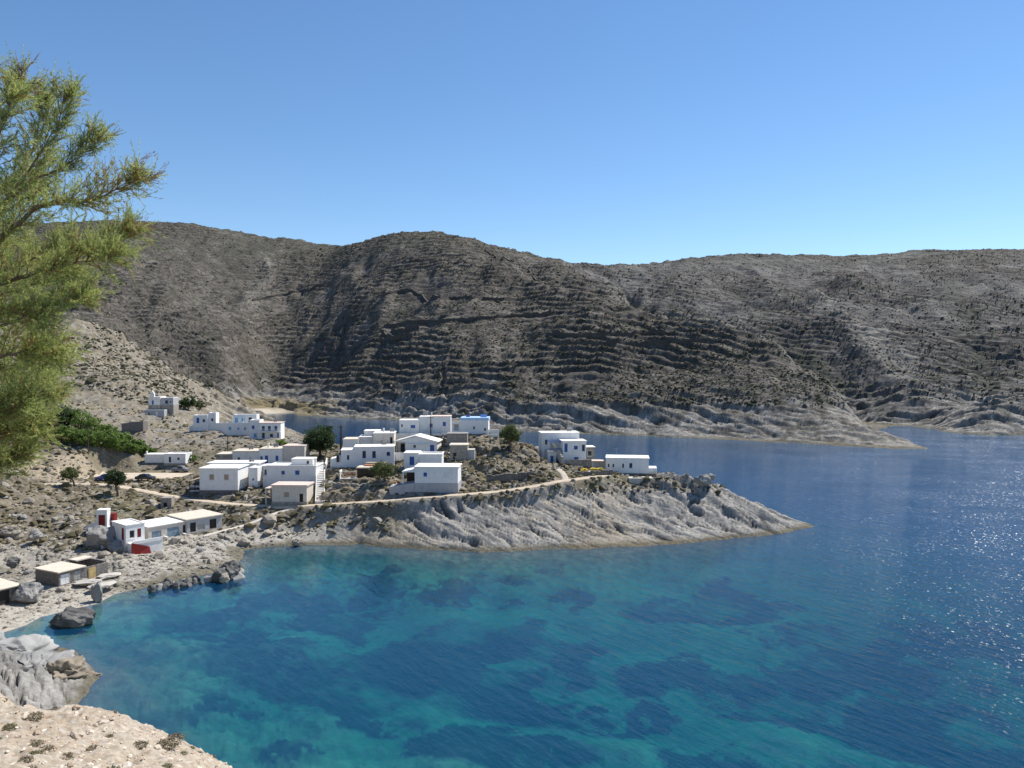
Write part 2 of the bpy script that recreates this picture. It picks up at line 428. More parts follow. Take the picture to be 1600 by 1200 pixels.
# ------------------------------------------------------------------ materials
def nodes_of(name):
    m = bpy.data.materials.new(name); m.use_nodes = True
    nt = m.node_tree; b = nt.nodes['Principled BSDF']
    return m, nt, b
def N(nt, t, **kw):
    n = nt.nodes.new(t)
    for k, v in kw.items(): setattr(n, k, v)
    return n
def L(nt, a, b): nt.links.new(a, b)
MATS = {}
def simple(name, col, rough=0.85, var=0.12, scale=1.5, bump=0.15, bscale=8.0, metallic=0.0, spec=0.3, stain=None):
    """plaster, paint, wood, stone: a base colour broken up by two scales of noise, and a fine relief"""
    if name in MATS: return MATS[name]
    m, nt, b = nodes_of(name)
    tc = N(nt, 'ShaderNodeTexCoord')
    n1 = N(nt, 'ShaderNodeTexNoise'); n1.inputs['Scale'].default_value = scale; n1.inputs['Detail'].default_value = 5
    L(nt, tc.outputs['Object'], n1.inputs['Vector'])
    mp = N(nt, 'ShaderNodeMapRange'); mp.inputs[1].default_value = 0.3; mp.inputs[2].default_value = 0.7
    mp.inputs[3].default_value = 1 - var; mp.inputs[4].default_value = 1 + var
    L(nt, n1.outputs[0], mp.inputs[0])
    mx = N(nt, 'ShaderNodeMix', data_type='RGBA', blend_type='MULTIPLY'); mx.inputs[0].default_value = 1
    mx.inputs[6].default_value = (*col, 1)
    L(nt, mp.outputs[0], mx.inputs[7])
    out = mx.outputs[2]
    if stain:
        n3 = N(nt, 'ShaderNodeTexNoise'); n3.inputs['Scale'].default_value = scale * 0.7; n3.inputs['Detail'].default_value = 6; n3.inputs['Roughness'].default_value = 0.7
        sc = N(nt, 'ShaderNodeMapping'); sc.inputs['Scale'].default_value = (1, 1, 0.35)
        L(nt, tc.outputs['Object'], sc.inputs[0]); L(nt, sc.outputs[0], n3.inputs['Vector'])
        m3 = N(nt, 'ShaderNodeMapRange'); m3.inputs[1].default_value = 0.52; m3.inputs[2].default_value = 0.72; m3.inputs[4].default_value = 0.55
        L(nt, n3.outputs[0], m3.inputs[0])
        x3 = N(nt, 'ShaderNodeMix', data_type='RGBA'); L(nt, m3.outputs[0], x3.inputs[0]); L(nt, out, x3.inputs[6]); x3.inputs[7].default_value = (*stain, 1)
        out = x3.outputs[2]
    L(nt, out, b.inputs['Base Color'])
    b.inputs['Roughness'].default_value = rough; b.inputs['Metallic'].default_value = metallic
    b.inputs['Specular IOR Level'].default_value = spec
    if bump:
        n2 = N(nt, 'ShaderNodeTexNoise'); n2.inputs['Scale'].default_value = bscale; n2.inputs['Detail'].default_value = 4
        L(nt, tc.outputs['Object'], n2.inputs['Vector'])
        bp = N(nt, 'ShaderNodeBump'); bp.inputs['Strength'].default_value = bump; bp.inputs['Distance'].default_value = 0.05
        L(nt, n2.outputs[0], bp.inputs['Height']); L(nt, bp.outputs[0], b.inputs['Normal'])
    MATS[name] = m
    return m

def terrain_material(name, fine, bump_d, s1, s2, crack=0.0, cs=1.0):
    m, nt, b = nodes_of(name)
    at = N(nt, 'ShaderNodeAttribute', attribute_name='ground_colour')
    tc = N(nt, 'ShaderNodeTexCoord')
    n1 = N(nt, 'ShaderNodeTexNoise'); n1.inputs['Scale'].default_value = s1; n1.inputs['Detail'].default_value = 6; n1.inputs['Roughness'].default_value = 0.65
    L(nt, tc.outputs['Object'], n1.inputs['Vector'])
    mp = N(nt, 'ShaderNodeMapRange'); mp.inputs[1].default_value = 0.3; mp.inputs[2].default_value = 0.7
    mp.inputs[3].default_value = 1 - fine; mp.inputs[4].default_value = 1 + fine
    L(nt, n1.outputs[0], mp.inputs[0])
    mx = N(nt, 'ShaderNodeMix', data_type='RGBA', blend_type='MULTIPLY'); mx.inputs[0].default_value = 1
    L(nt, at.outputs['Color'], mx.inputs[6]); L(nt, mp.outputs[0], mx.inputs[7])
    L(nt, mx.outputs[2], b.inputs['Base Color'])
    b.inputs['Roughness'].default_value = 0.92; b.inputs['Specular IOR Level'].default_value = 0.15
    n2 = N(nt, 'ShaderNodeTexNoise'); n2.inputs['Scale'].default_value = s2; n2.inputs['Detail'].default_value = 6; n2.inputs['Roughness'].default_value = 0.7
    L(nt, tc.outputs['Object'], n2.inputs['Vector'])
    bp = N(nt, 'ShaderNodeBump'); bp.inputs['Strength'].default_value = 0.8; bp.inputs['Distance'].default_value = bump_d
    L(nt, n2.outputs[0], bp.inputs['Height']); last = bp.outputs[0]
    if crack:
        ds = []
        for vec in ((.45 * cs, .60 * cs, .66 * cs), (.16 * cs, -.10 * cs, 0), (0, -.3 * cs, .34 * cs)):
            dn = N(nt, 'ShaderNodeVectorMath', operation='DOT_PRODUCT'); L(nt, tc.outputs['Object'], dn.inputs[0]); dn.inputs[1].default_value = vec; ds.append(dn.outputs['Value'])
        cb = N(nt, 'ShaderNodeCombineXYZ')
        for k in range(3): L(nt, ds[k], cb.inputs[k])
        n3 = N(nt, 'ShaderNodeTexNoise', noise_type='RIDGED_MULTIFRACTAL'); n3.inputs['Scale'].default_value = 1; n3.inputs['Detail'].default_value = 4; L(nt, cb.outputs[0], n3.inputs['Vector'])
        b2 = N(nt, 'ShaderNodeBump', invert=True); b2.inputs['Strength'].default_value = 1; b2.inputs['Distance'].default_value = crack
        L(nt, n3.outputs[0], b2.inputs['Height']); L(nt, last, b2.inputs['Normal']); last = b2.outputs[0]
    L(nt, last, b.inputs['Normal'])
    return m
M_HEAD = terrain_material('headland_rock', 0.30, 0.35, 1.6, 1.3, .35, .9)
M_HILL = terrain_material('hill_scrub', 0.38, 1.6, 0.5, 0.3, 1.2, .25)
M_BED = terrain_material('sea_bed', 0.20, 0.2, 0.6, 0.5)
M_FORE = terrain_material('foreground_earth', 0.28, 0.05, 5.0, 9.0)

# ------------------------------------------------------------------ ground colours (albedo of rock, soil, scrub, sand, sea grass; some shade and haze painted in)
def lerp(a, b, t): return a + (b - a) * t[..., None]
def lerp1(a, b, t): return a + (b - a) * t
def C3(r, g, b): return np.array([r, g, b], dtype=np.float64)
# meadows of sea grass on the sandy bottom: (px, py, half width px, half height px)
GRASS_BEDS = [(230, 1082, 75, 20), (330, 1085, 45, 12), (130, 1110, 80, 18), (420, 1000, 260, 45), (600, 1000, 150, 55), (600, 1060, 70, 16),
              (740, 1105, 95, 32), (860, 1110, 110, 30), (760, 1020, 130, 40), (830, 960, 130, 28), (680, 970, 80, 24), (960, 1130, 90, 22), (1060, 1150, 110, 40),
              (1100, 1010, 160, 30), (1230, 1070, 120, 30), (1330, 1150, 170, 35), (1480, 1080, 170, 60), (1250, 1190, 150, 25), (620, 1192, 45, 14),
              (400, 1170, 60, 22), (300, 940, 150, 30), (500, 920, 150, 20), (1100, 920, 150, 26), (1350, 980, 170, 40), (700, 905, 60, 12), (880, 900, 40, 22), (780, 890, 25, 20),
              (600, 885, 40, 18), (1550, 1180, 120, 40), (1500, 950, 150, 30), (950, 1050, 90, 16)]
SAND_SPOTS = [(750, 982, 45, 11), (1010, 1075, 70, 16), (1330, 1115, 110, 14), (1100, 1080, 60, 15), (1040, 950, 50, 14), (1150, 965, 60, 12), (1010, 1180, 90, 22)]
def beds(x, y, items):
    g = np.zeros(x.shape)
    wx = x + fbm(x / 16, y / 16, 6, 201, .6) * 7; wy = y + fbm(x / 16, y / 16, 6, 205, .6) * 8
    for (px, py, a, c) in items:
        cx, cy = W(px, py)
        ra = a / F * cy
        rc = abs(W(px, py - c)[1] - W(px, py + c)[1]) / 2
        q = np.sqrt(((wx - cx) / ra) ** 2 + ((wy - cy) / rc) ** 2)
        g = np.maximum(g, 1 - sm(0.80, 1.06, q))
    return g
def colour(x, y, z, sd, H):
    n1 = fbm(x / 9, y / 9, 4, 301); n2 = fbm(x / 2.2, y / 2.2, 3, 303); n3 = fbm(x / 40, y / 40, 4, 305)
    tip = zone_tip(x, y); far = sm(300, 400, y); be = beachness(x, y)
    # near land: dry tan soil, pale stones, grey-green dead grass
    soil = lerp(lerp(C3(.215, .18, .13), C3(.14, .12, .085), sm(-.3, .5, n1)), C3(.29, .265, .225), sm(.15, .8, n2))
    soil = lerp(soil, C3(.17, .16, .09), 0.5 * sm(.15, .7, n3))
    rock = lerp(lerp(C3(.285, .272, .25), C3(.20, .193, .182), sm(-.2, .6, n1)), C3(.37, .35, .32), sm(.1, .8, n2))
    rock = lerp(rock, C3(.31, .255, .18), .5 * sm(.1, .7, n3 + .3 * n2))
    rk = tip * (1 - sm(7.0, 10.5, z + 2.0 * n1 - 4 * sm(30, 60, x)))
    rk = np.maximum(rk, sm(25, 45, x) * (1 - far))
    rk = np.maximum(rk, (1 - sm(3, 10, sd + 3 * n1)) * (1 - far) * 0.8)
    rk = np.maximum(rk, 0.6 * sm(225, 250, y) * (1 - far) * sm(-.1, .4, n1 + .2))
    rk = np.maximum(rk, (y < 105) * 0.95 * (y > 60))
    rock = lerp(rock, C3(.045, .043, .04), .92 * fissure(x, y, H, 1.0) * tip)  # cracks darkened: lichen tone, plus shade put into the colour
    oc = (tip > 0) * (y < 104); rock = lerp(rock, C3(.07, .067, .062), .75 * fissure(x, y, H, .42) * oc)
    near = lerp(soil, rock, rk)
    # hills: grey-brown scrub over stone, with pale rock along the sea
    Hs = H + .26 * np.clip(x - 60, 0, 900); st = fbm((x + .4 * y) / 20, Hs / 1.7 + n3 * 2, 4, 307); st2 = fbm(x / 60, H / 9 + n3, 3, 309)
    scrub = lerp(lerp(C3(.114, .101, .090), C3(.156, .138, .121), sm(-.4, .5, n3)), C3(.215, .195, .168), sm(.25, .85, st + .3 * n2) * .85)
    scrub = lerp(scrub, C3(.042, .040, .032), .8 * sm(.2, .7, -st + .35 * st2))
    scrub = lerp(scrub, C3(.060, .064, .045), 0.75 * sm(.0, .8, n1 - .6 * n2))
    scrub = lerp(scrub, C3(.085, .088, .062), 0.4 * sm(150, 200, H))
    hrock = lerp(lerp(C3(.235, .222, .20), C3(.13, .122, .11), sm(-.2, .5, n1)), C3(.35, .34, .315), sm(.2, .8, n2))
    band = 1 - sm(5, 26, z + 11 * n3 + 6 * n1)
    hill = lerp(scrub, hrock, band)
    hill = lerp(hill, C3(.04, .038, .036), .9 * fissure(x, y, H, 2.8) * band)  # coastal cracks get the same painted shade and lichen tone
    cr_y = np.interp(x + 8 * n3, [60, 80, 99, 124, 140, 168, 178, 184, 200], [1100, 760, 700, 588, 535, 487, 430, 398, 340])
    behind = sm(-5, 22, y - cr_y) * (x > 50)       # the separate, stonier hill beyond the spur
    hill = lerp(hill, hill * np.array([1.02, 1.06, 1.16]) + .012, behind * (1 - band))  # bluer and lifted: distance haze put into the colour
    hill = lerp(hill, C3(.23, .222, .205), .55 * behind * sm(.0, .7, n3 + .6 * n1 + .4 * st) * (1 - band))
    outc = sm(.25, .6, st + .5 * st2) * sm(.05, .5, n3) * (1 - band); hill = lerp(hill, C3(.25, .235, .21), outc * .6)
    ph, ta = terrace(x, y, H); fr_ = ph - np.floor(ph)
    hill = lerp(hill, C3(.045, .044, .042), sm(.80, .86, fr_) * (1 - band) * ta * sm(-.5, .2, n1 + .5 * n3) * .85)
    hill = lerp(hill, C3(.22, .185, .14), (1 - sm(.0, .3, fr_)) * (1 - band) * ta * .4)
    hill = hill * lerp1(.80, 1.0, band)[..., None]
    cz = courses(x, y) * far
    hill = lerp(hill, C3(.055, .060, .046), .85 * sm(4, 14, -cz + 3 * n2) * (1 - band))  # gullies darker: green scrub tone with their shade painted in
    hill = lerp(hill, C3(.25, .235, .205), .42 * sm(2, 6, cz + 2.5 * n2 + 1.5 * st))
    # the spur on the left and the valley floor are paler
    spur = (1 - sm(-175, -150, x)) * 0 + (1 - sm(440, 480, y)) * (1 - sm(-120, -60, x))
    hill = lerp(hill, lerp(C3(.24, .205, .15), C3(.34, .32, .28), sm(0, .7, n2)), spur * .8)
    vf = (1 - sm(6, 13, H)) * sm(540, 600, y) * (1 - sm(-150, -120, x))
    hill = lerp(hill, C3(.20, .165, .095), vf)
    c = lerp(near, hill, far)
    c = lerp(c, C3(.44, .39, .31), be * (1 - sm(2.0, 3.5, z)))
    # pebble shore by the boathouses
    ps = (1 - sm(2.0, 3.4, z)) * (1 - sm(-40, -30, x)) * (y > 104) * (1 - sm(165, 180, y))
    c = lerp(c, lerp(C3(.40, .37, .32), C3(.29, .265, .22), sm(-.1, .6, n2)), ps * .85)
    cpx, cpy, _ = P(160, 748, 196)
    cp = 1 - sm(.8, 1.2, np.hypot((x - cpx) / 27, (y - cpy) / 9.5) + .2 * n1)
    c = lerp(c, C3(.37, .305, .22), cp * .85)
    # weed-stained splash zone at the waterline
    wet = (1 - sm(0.25, 1.0 + .4 * n2, z)) * (z > -0.5) * (1 - be)
    c = lerp(c, C3(.11, .095, .06), wet * .85)
    # sea bed
    sand = lerp(C3(.30, .36, .24), C3(.21, .265, .18), sm(-.4, .4, n1))
    gr = np.maximum(beds(x, y, GRASS_BEDS) * (1 - beds(x, y, SAND_SPOTS)) * sm(-.75, -.1, fbm(x / 12, y / 12, 4, 312)), sm(150, 270, y + 12 * n3))
    sea = lerp(sand, C3(.035, .05, .045), gr * .88)
    reef = (1 - sm(4, 13, -sd + 5 * n1)) * (1 - be)
    sea = lerp(sea, lerp(C3(.17, .16, .105), C3(.27, .27, .19), sm(-.1, .5, n2)), reef * .85)
    stones = sm(.15, .45, n2) * (1 - sm(24, 40, -sd + 9 * n3)) * (x < -20)
    sea = lerp(sea, C3(.14, .15, .11), stones * .7)
    c = lerp(c, sea, 1 - sm(-0.12, 0.0, z))
    c = c * lerp1(.94, 1.0, np.maximum(far, 1 - sm(-.12, 0, z)))[..., None]
    return np.clip(c, 0.01, 0.85)

# ------------------------------------------------------------------ ground sheet: a fan of quads, fine where it is seen, out past the horizon of hills
def mesh_from(name, verts, faces, mat, smooth=False, attr=None, kind=None, sizes=4):
    me = bpy.data.meshes.new(name)
    nv = len(verts); nf = len(faces)
    me.vertices.add(nv); me.vertices.foreach_set('co', np.asarray(verts, dtype=np.float32).ravel())
    me.loops.add(nf * sizes); me.loops.foreach_set('vertex_index', np.asarray(faces, dtype=np.int32).ravel())
    me.polygons.add(nf)
    me.polygons.foreach_set('loop_start', np.arange(0, nf * sizes, sizes, dtype=np.int32))
    me.update(calc_edges=True)
    if smooth: me.polygons.foreach_set('use_smooth', np.ones(nf, dtype=bool))
    if attr is not None:
        a = me.color_attributes.new('ground_colour', 'FLOAT_COLOR', 'POINT')
        a.data.foreach_set('color', np.hstack([attr, np.ones((nv, 1))]).astype(np.float32).ravel())
    me.materials.append(mat)
    ob = bpy.data.objects.new(name, me); COL.objects.link(ob)
    if kind: ob['kind'] = kind
    return ob
import time
_t = time.time()
HF = math.atan(800 / F)
core = np.linspace(-HF - 0.06, HF + 0.05, 860)
side = np.linspace(0.012, 0.62, 40) ** 1.0
ang = np.concatenate([core[0] - side[::-1], core, core[-1] + side])
r = np.concatenate([np.linspace(1.5, 24, 16, endpoint=False), np.linspace(24, 84, 60, endpoint=False), np.linspace(84, 104, 40, endpoint=False),
                    np.linspace(104, 206, 270, endpoint=False), np.linspace(206, 345, 120, endpoint=False),
                    np.linspace(345, 480, 170, endpoint=False), np.geomspace(480, 1180, 470, endpoint=False), np.geomspace(1180, 1900, 16)])
# rows run at constant depth (y), columns fan out
Y, T = np.meshgrid(r, np.tan(ang), indexing='ij')
X = T * Y
Zs, SDs, Cs = [], [], []
nr = len(r)
cuts = [0, 116, 250, 386, 506, 700, 960, nr]
for a, b in zip(cuts[:-1], cuts[1:]):
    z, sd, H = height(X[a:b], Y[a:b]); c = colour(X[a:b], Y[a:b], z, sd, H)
    Zs.append(z); SDs.append(sd); Cs.append(c)
Z = np.vstack(Zs); SD = np.vstack(SDs); CC = np.concatenate(Cs, 0)
FX0, FX1, FY0, FY1 = -36.0, -5.0, 13.0, 46.0     # window left for the finely built foreground slope
infw = (X > FX0 + .6) & (X < FX1 - .6) & (Y > FY0 + .6) & (Y < FY1 - .6)
Z = np.where(infw, Z - 0.6, Z)
print('terrain heights', time.time() - _t)
nc = X.shape[1]
i, j = np.meshgrid(np.arange(nr - 1), np.arange(nc - 1), indexing='ij')
v0 = (i * nc + j).ravel()
quads = np.stack([v0, v0 + 1, v0 + nc + 1, v0 + nc], 1)
zmax = np.maximum.reduce([Z.ravel()[quads[:, k]] for k in range(4)])
ym = Y.ravel()[quads[:, 0]]; xm = X.ravel()[quads[:, 0]]
region = np.where(zmax < -0.25, 0, np.where(ym < 84, 1, np.where((ym < 330), 2, np.where((np.hypot(xm + 190, ym - 575) < 75) & (zmax < 3), 3, 4))))
allv = np.stack([X.ravel(), Y.ravel(), Z.ravel()], 1); allc = CC.reshape(-1, 3)
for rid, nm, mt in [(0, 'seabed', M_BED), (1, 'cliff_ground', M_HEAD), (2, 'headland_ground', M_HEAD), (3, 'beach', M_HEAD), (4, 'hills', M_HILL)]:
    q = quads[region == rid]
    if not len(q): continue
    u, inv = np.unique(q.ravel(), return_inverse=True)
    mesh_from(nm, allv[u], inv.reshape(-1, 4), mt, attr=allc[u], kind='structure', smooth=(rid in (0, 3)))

_cp = 600 - F * np.tan(np.arctan2(Z - CAMH, Y) + PITCH)
def hit(px, py):
    """the spot on the ground that a sighting at (px, py) meets first"""
    u = (px - 800) / F / (cP + (600 - py) / F * sP)
    jj = int(np.argmin(np.abs(X[0] / Y[0] - u)))
    col_ = _cp[30:, jj]; k = int(np.argmax(col_ <= py)) + 30
    t = 0.0
    if k > 30 and _cp[k - 1, jj] > py: t = (_cp[k - 1, jj] - py) / (_cp[k - 1, jj] - _cp[k, jj] + 1e-9)
    y = Y[k - 1, jj] + (Y[k, jj] - Y[k - 1, jj]) * t
    return (u * y, float(y), float(Z[k - 1, jj] + (Z[k, jj] - Z[k - 1, jj]) * t))
def ground(x, y):
    z, sd, H = height(np.atleast_1d(np.asarray(x, float)), np.atleast_1d(np.asarray(y, float)))
    return z
def gz(x, y): return float(ground([x], [y])[0])

# foreground slope: crumbling tan earth at the photographer's feet
gx = np.arange(FX0, FX1, 0.09); gy = np.arange(FY0, FY1, 0.095)
YY, XX = np.meshgrid(gy, gx, indexing='ij')
z, sd, H = height(XX, YY)
def fore_detail(x, y):
    lumps = fbm(x / 1.3, y / 1.6, 5, 401) * 0.16 + np.maximum(0, ridged(x / .9 + .4 * fbm(x / 2, y / 2, 2, 403), y / .6, 3, 404) - .9) * .10
    rills = saw((y * .9 - x * .35) / 1.7 + fbm(x / 2.4, y / 2.4, 3, 406) * .8, .8) * .22
    return lumps + rills - .1 + fbm(x / .35, y / .35, 2, 408) * .03
def fore_z(x, y):
    z, sd, H = height(x, y)
    e = np.minimum.reduce([x - FX0, FX1 - x, y - FY0, FY1 - y])
    return np.maximum(z, H * 0 + z) + fore_detail(x, y) * sm(0, 1.5, e)
FZ = z + fore_detail(XX, YY) * sm(0, 1.5, np.minimum.reduce([XX - FX0, FX1 - XX, YY - FY0, FY1 - YY]))
a1 = fbm(XX / 2.2, YY / 2.2, 4, 411); a2 = fbm(XX / .5, YY / .5, 4, 413); a3 = fbm(XX / .2, YY / .2, 2, 415)
fc = lerp(lerp(C3(.47, .375, .265), C3(.55, .46, .345), sm(-.4, .4, a1)), C3(.40, .285, .18), 0.7 * sm(.1, .7, a2 + .4 * a1))
fc = lerp(fc, C3(.62, .56, .47), .7 * sm(.25, .7, a3 + .5 * a2))
fc = fc * .74 * np.array([.97, 1.0, 1.06])
fc = lerp(fc, C3(.17, .135, .09), .6 * sm(.45, .9, -a3 - .3 * a2))
ni, nj = XX.shape
i, j = np.meshgrid(np.arange(ni - 1), np.arange(nj - 1), indexing='ij'); v0 = (i * nj + j).ravel()
mesh_from('foreground_slope', np.stack([XX.ravel(), YY.ravel(), FZ.ravel()], 1), np.stack([v0, v0 + 1, v0 + nj + 1, v0 + nj], 1), M_FORE, attr=fc.reshape(-1, 3), kind='structure', smooth=True)

# ------------------------------------------------------------------ sea: a body of clear water, its top rippled
def water_material():
    m = bpy.data.materials.new('sea_water'); m.use_nodes = True; nt = m.node_tree
    nt.nodes.remove(nt.nodes['Principled BSDF']); out = nt.nodes['Material Output']
    tc = N(nt, 'ShaderNodeTexCoord')
    def wave(scale, rot, stretch, detail, rough=.55):
        mp = N(nt, 'ShaderNodeMapping', vector_type='TEXTURE'); mp.inputs['Rotation'].default_value = (0, 0, math.radians(rot)); mp.inputs['Scale'].default_value = (1 / scale, 1 / (scale * stretch), 1)
        n = N(nt, 'ShaderNodeTexNoise'); n.inputs['Scale'].default_value = 1; n.inputs['Detail'].default_value = detail; n.inputs['Roughness'].default_value = rough
        L(nt, tc.outputs['Object'], mp.inputs[0]); L(nt, mp.outputs[0], n.inputs['Vector'])
        return n.outputs[0]
    w1 = wave(0.24, -56, 3.0, 4); w2 = wave(1.1, -48, 3.2, 3); w3 = wave(0.03, 20, 1.5, 2)
    # calm under the headland, rippled in the open water on the right
    sep = N(nt, 'ShaderNodeSeparateXYZ'); L(nt, tc.outputs['Object'], sep.inputs[0])
    xr = N(nt, 'ShaderNodeMapRange'); xr.inputs[1].default_value = -60; xr.inputs[2].default_value = 60; xr.inputs[3].default_value = .28; xr.inputs[4].default_value = 1.0
    L(nt, sep.outputs[0], xr.inputs[0])
    ad = N(nt, 'ShaderNodeMath', operation='MULTIPLY_ADD'); L(nt, w2, ad.inputs[0]); ad.inputs[1].default_value = .16; L(nt, w1, ad.inputs[2])
    bp = N(nt, 'ShaderNodeBump'); bp.inputs['Distance'].default_value = 0.34; L(nt, ad.outputs[0], bp.inputs['Height']); L(nt, xr.outputs[0], bp.inputs['Strength'])
    fr = N(nt, 'ShaderNodeFresnel'); fr.inputs['IOR'].default_value = 1.33; L(nt, bp.outputs[0], fr.inputs['Normal'])
    gl = N(nt, 'ShaderNodeBsdfGlossy'); gl.inputs['Roughness'].default_value = .05; L(nt, bp.outputs[0], gl.inputs['Normal'])
    gl.inputs['Color'].default_value = (.95, .97, 1, 1)
    tr = N(nt, 'ShaderNodeBsdfTransparent'); tr.inputs['Color'].default_value = (.93, .98, .98, 1)
    df = N(nt, 'ShaderNodeBsdfDiffuse'); df.inputs['Color'].default_value = (.003, .058, .150, 1)
    # clear water in the cove, bluer and less transparent out in the open
    op = N(nt, 'ShaderNodeVectorMath', operation='DOT_PRODUCT'); L(nt, tc.outputs['Object'], op.inputs[0]); op.inputs[1].default_value = (.75, .66, 0)
    om = N(nt, 'ShaderNodeMapRange', interpolation_type='SMOOTHSTEP'); om.inputs[1].default_value = 80; om.inputs[2].default_value = 200; om.inputs[3].default_value = .40; om.inputs[4].default_value = .80; L(nt, op.outputs['Value'], om.inputs[0])
    mb = N(nt, 'ShaderNodeMixShader'); L(nt, om.outputs[0], mb.inputs[0])
    L(nt, tr.outputs[0], mb.inputs[1]); L(nt, df.outputs[0], mb.inputs[2])
    # wind-ruffled facets that catch the sun
    vo = N(nt, 'ShaderNodeTexVoronoi'); vo.inputs['Scale'].default_value = 1.0
    vm_ = N(nt, 'ShaderNodeMapping'); vm_.inputs['Rotation'].default_value = (0, 0, .3); vm_.inputs['Scale'].default_value = (4.2, 2.8, 1); L(nt, tc.outputs['Object'], vm_.inputs[0]); L(nt, vm_.outputs[0], vo.inputs['Vector'])
    s0 = N(nt, 'ShaderNodeVectorMath', operation='SUBTRACT'); L(nt, vo.outputs['Color'], s0.inputs[0]); s0.inputs[1].default_value = (.5, .5, .5)
    s1_ = N(nt, 'ShaderNodeVectorMath', operation='MULTIPLY'); L(nt, s0.outputs[0], s1_.inputs[0]); s1_.inputs[1].default_value = (.80, .80, 0)
    gn = wave(0.03, -20, 1.6, 4)
    gr_ = N(nt, 'ShaderNodeMapRange'); gr_.inputs[1].default_value = .35; gr_.inputs[2].default_value = .62; L(nt, gn, gr_.inputs[0])
    s2 = N(nt, 'ShaderNodeVectorMath', operation='ADD'); L(nt, s1_.outputs[0], s2.inputs[0]); L(nt, bp.outputs[0], s2.inputs[1])
    s3 = N(nt, 'ShaderNodeVectorMath', operation='NORMALIZE'); L(nt, s2.outputs[0], s3.inputs[0])
    g2 = N(nt, 'ShaderNodeBsdfGlossy'); g2.inputs['Roughness'].default_value = .22; L(nt, s3.outputs[0], g2.inputs['Normal'])
    xg = N(nt, 'ShaderNodeMapRange'); xg.inputs[1].default_value = 42; xg.inputs[2].default_value = 115; xg.inputs[4].default_value = .32; L(nt, sep.outputs[0], xg.inputs[0])
    fm_ = N(nt, 'ShaderNodeMath', operation='MULTIPLY'); L(nt, xg.outputs[0], fm_.inputs[0]); L(nt, gr_.outputs[0], fm_.inputs[1])
    mg = N(nt, 'ShaderNodeMixShader'); L(nt, fm_.outputs[0], mg.inputs[0]); L(nt, gl.outputs[0], mg.inputs[1]); L(nt, g2.outputs[0], mg.inputs[2])
    ms = N(nt, 'ShaderNodeMixShader'); L(nt, fr.outputs[0], ms.inputs[0]); L(nt, mb.outputs[0], ms.inputs[1]); L(nt, mg.outputs[0], ms.inputs[2])
    L(nt, ms.outputs[0], out.inputs['Surface'])
    va = N(nt, 'ShaderNodeVolumeAbsorption'); va.inputs['Color'].default_value = (.0, .80, .78, 1); va.inputs['Density'].default_value = .21
    L(nt, va.outputs[0], out.inputs['Volume'])
    return m
M_SEA = water_material()
bm = bmesh.new()
bmesh.ops.create_cube(bm, size=1)
for v in bm.verts:
    v.co = ((-2250, 2250)[v.co.x > 0], (-290, 2150)[v.co.y > 0], (-40, 0)[v.co.z > 0])
me = bpy.data.meshes.new('sea'); bm.to_mesh(me); bm.free(); me.materials.append(M_SEA)
sea = bpy.data.objects.new('sea', me); COL.objects.link(sea); sea['kind'] = 'structure'
print('terrain done', time.time() - _t)
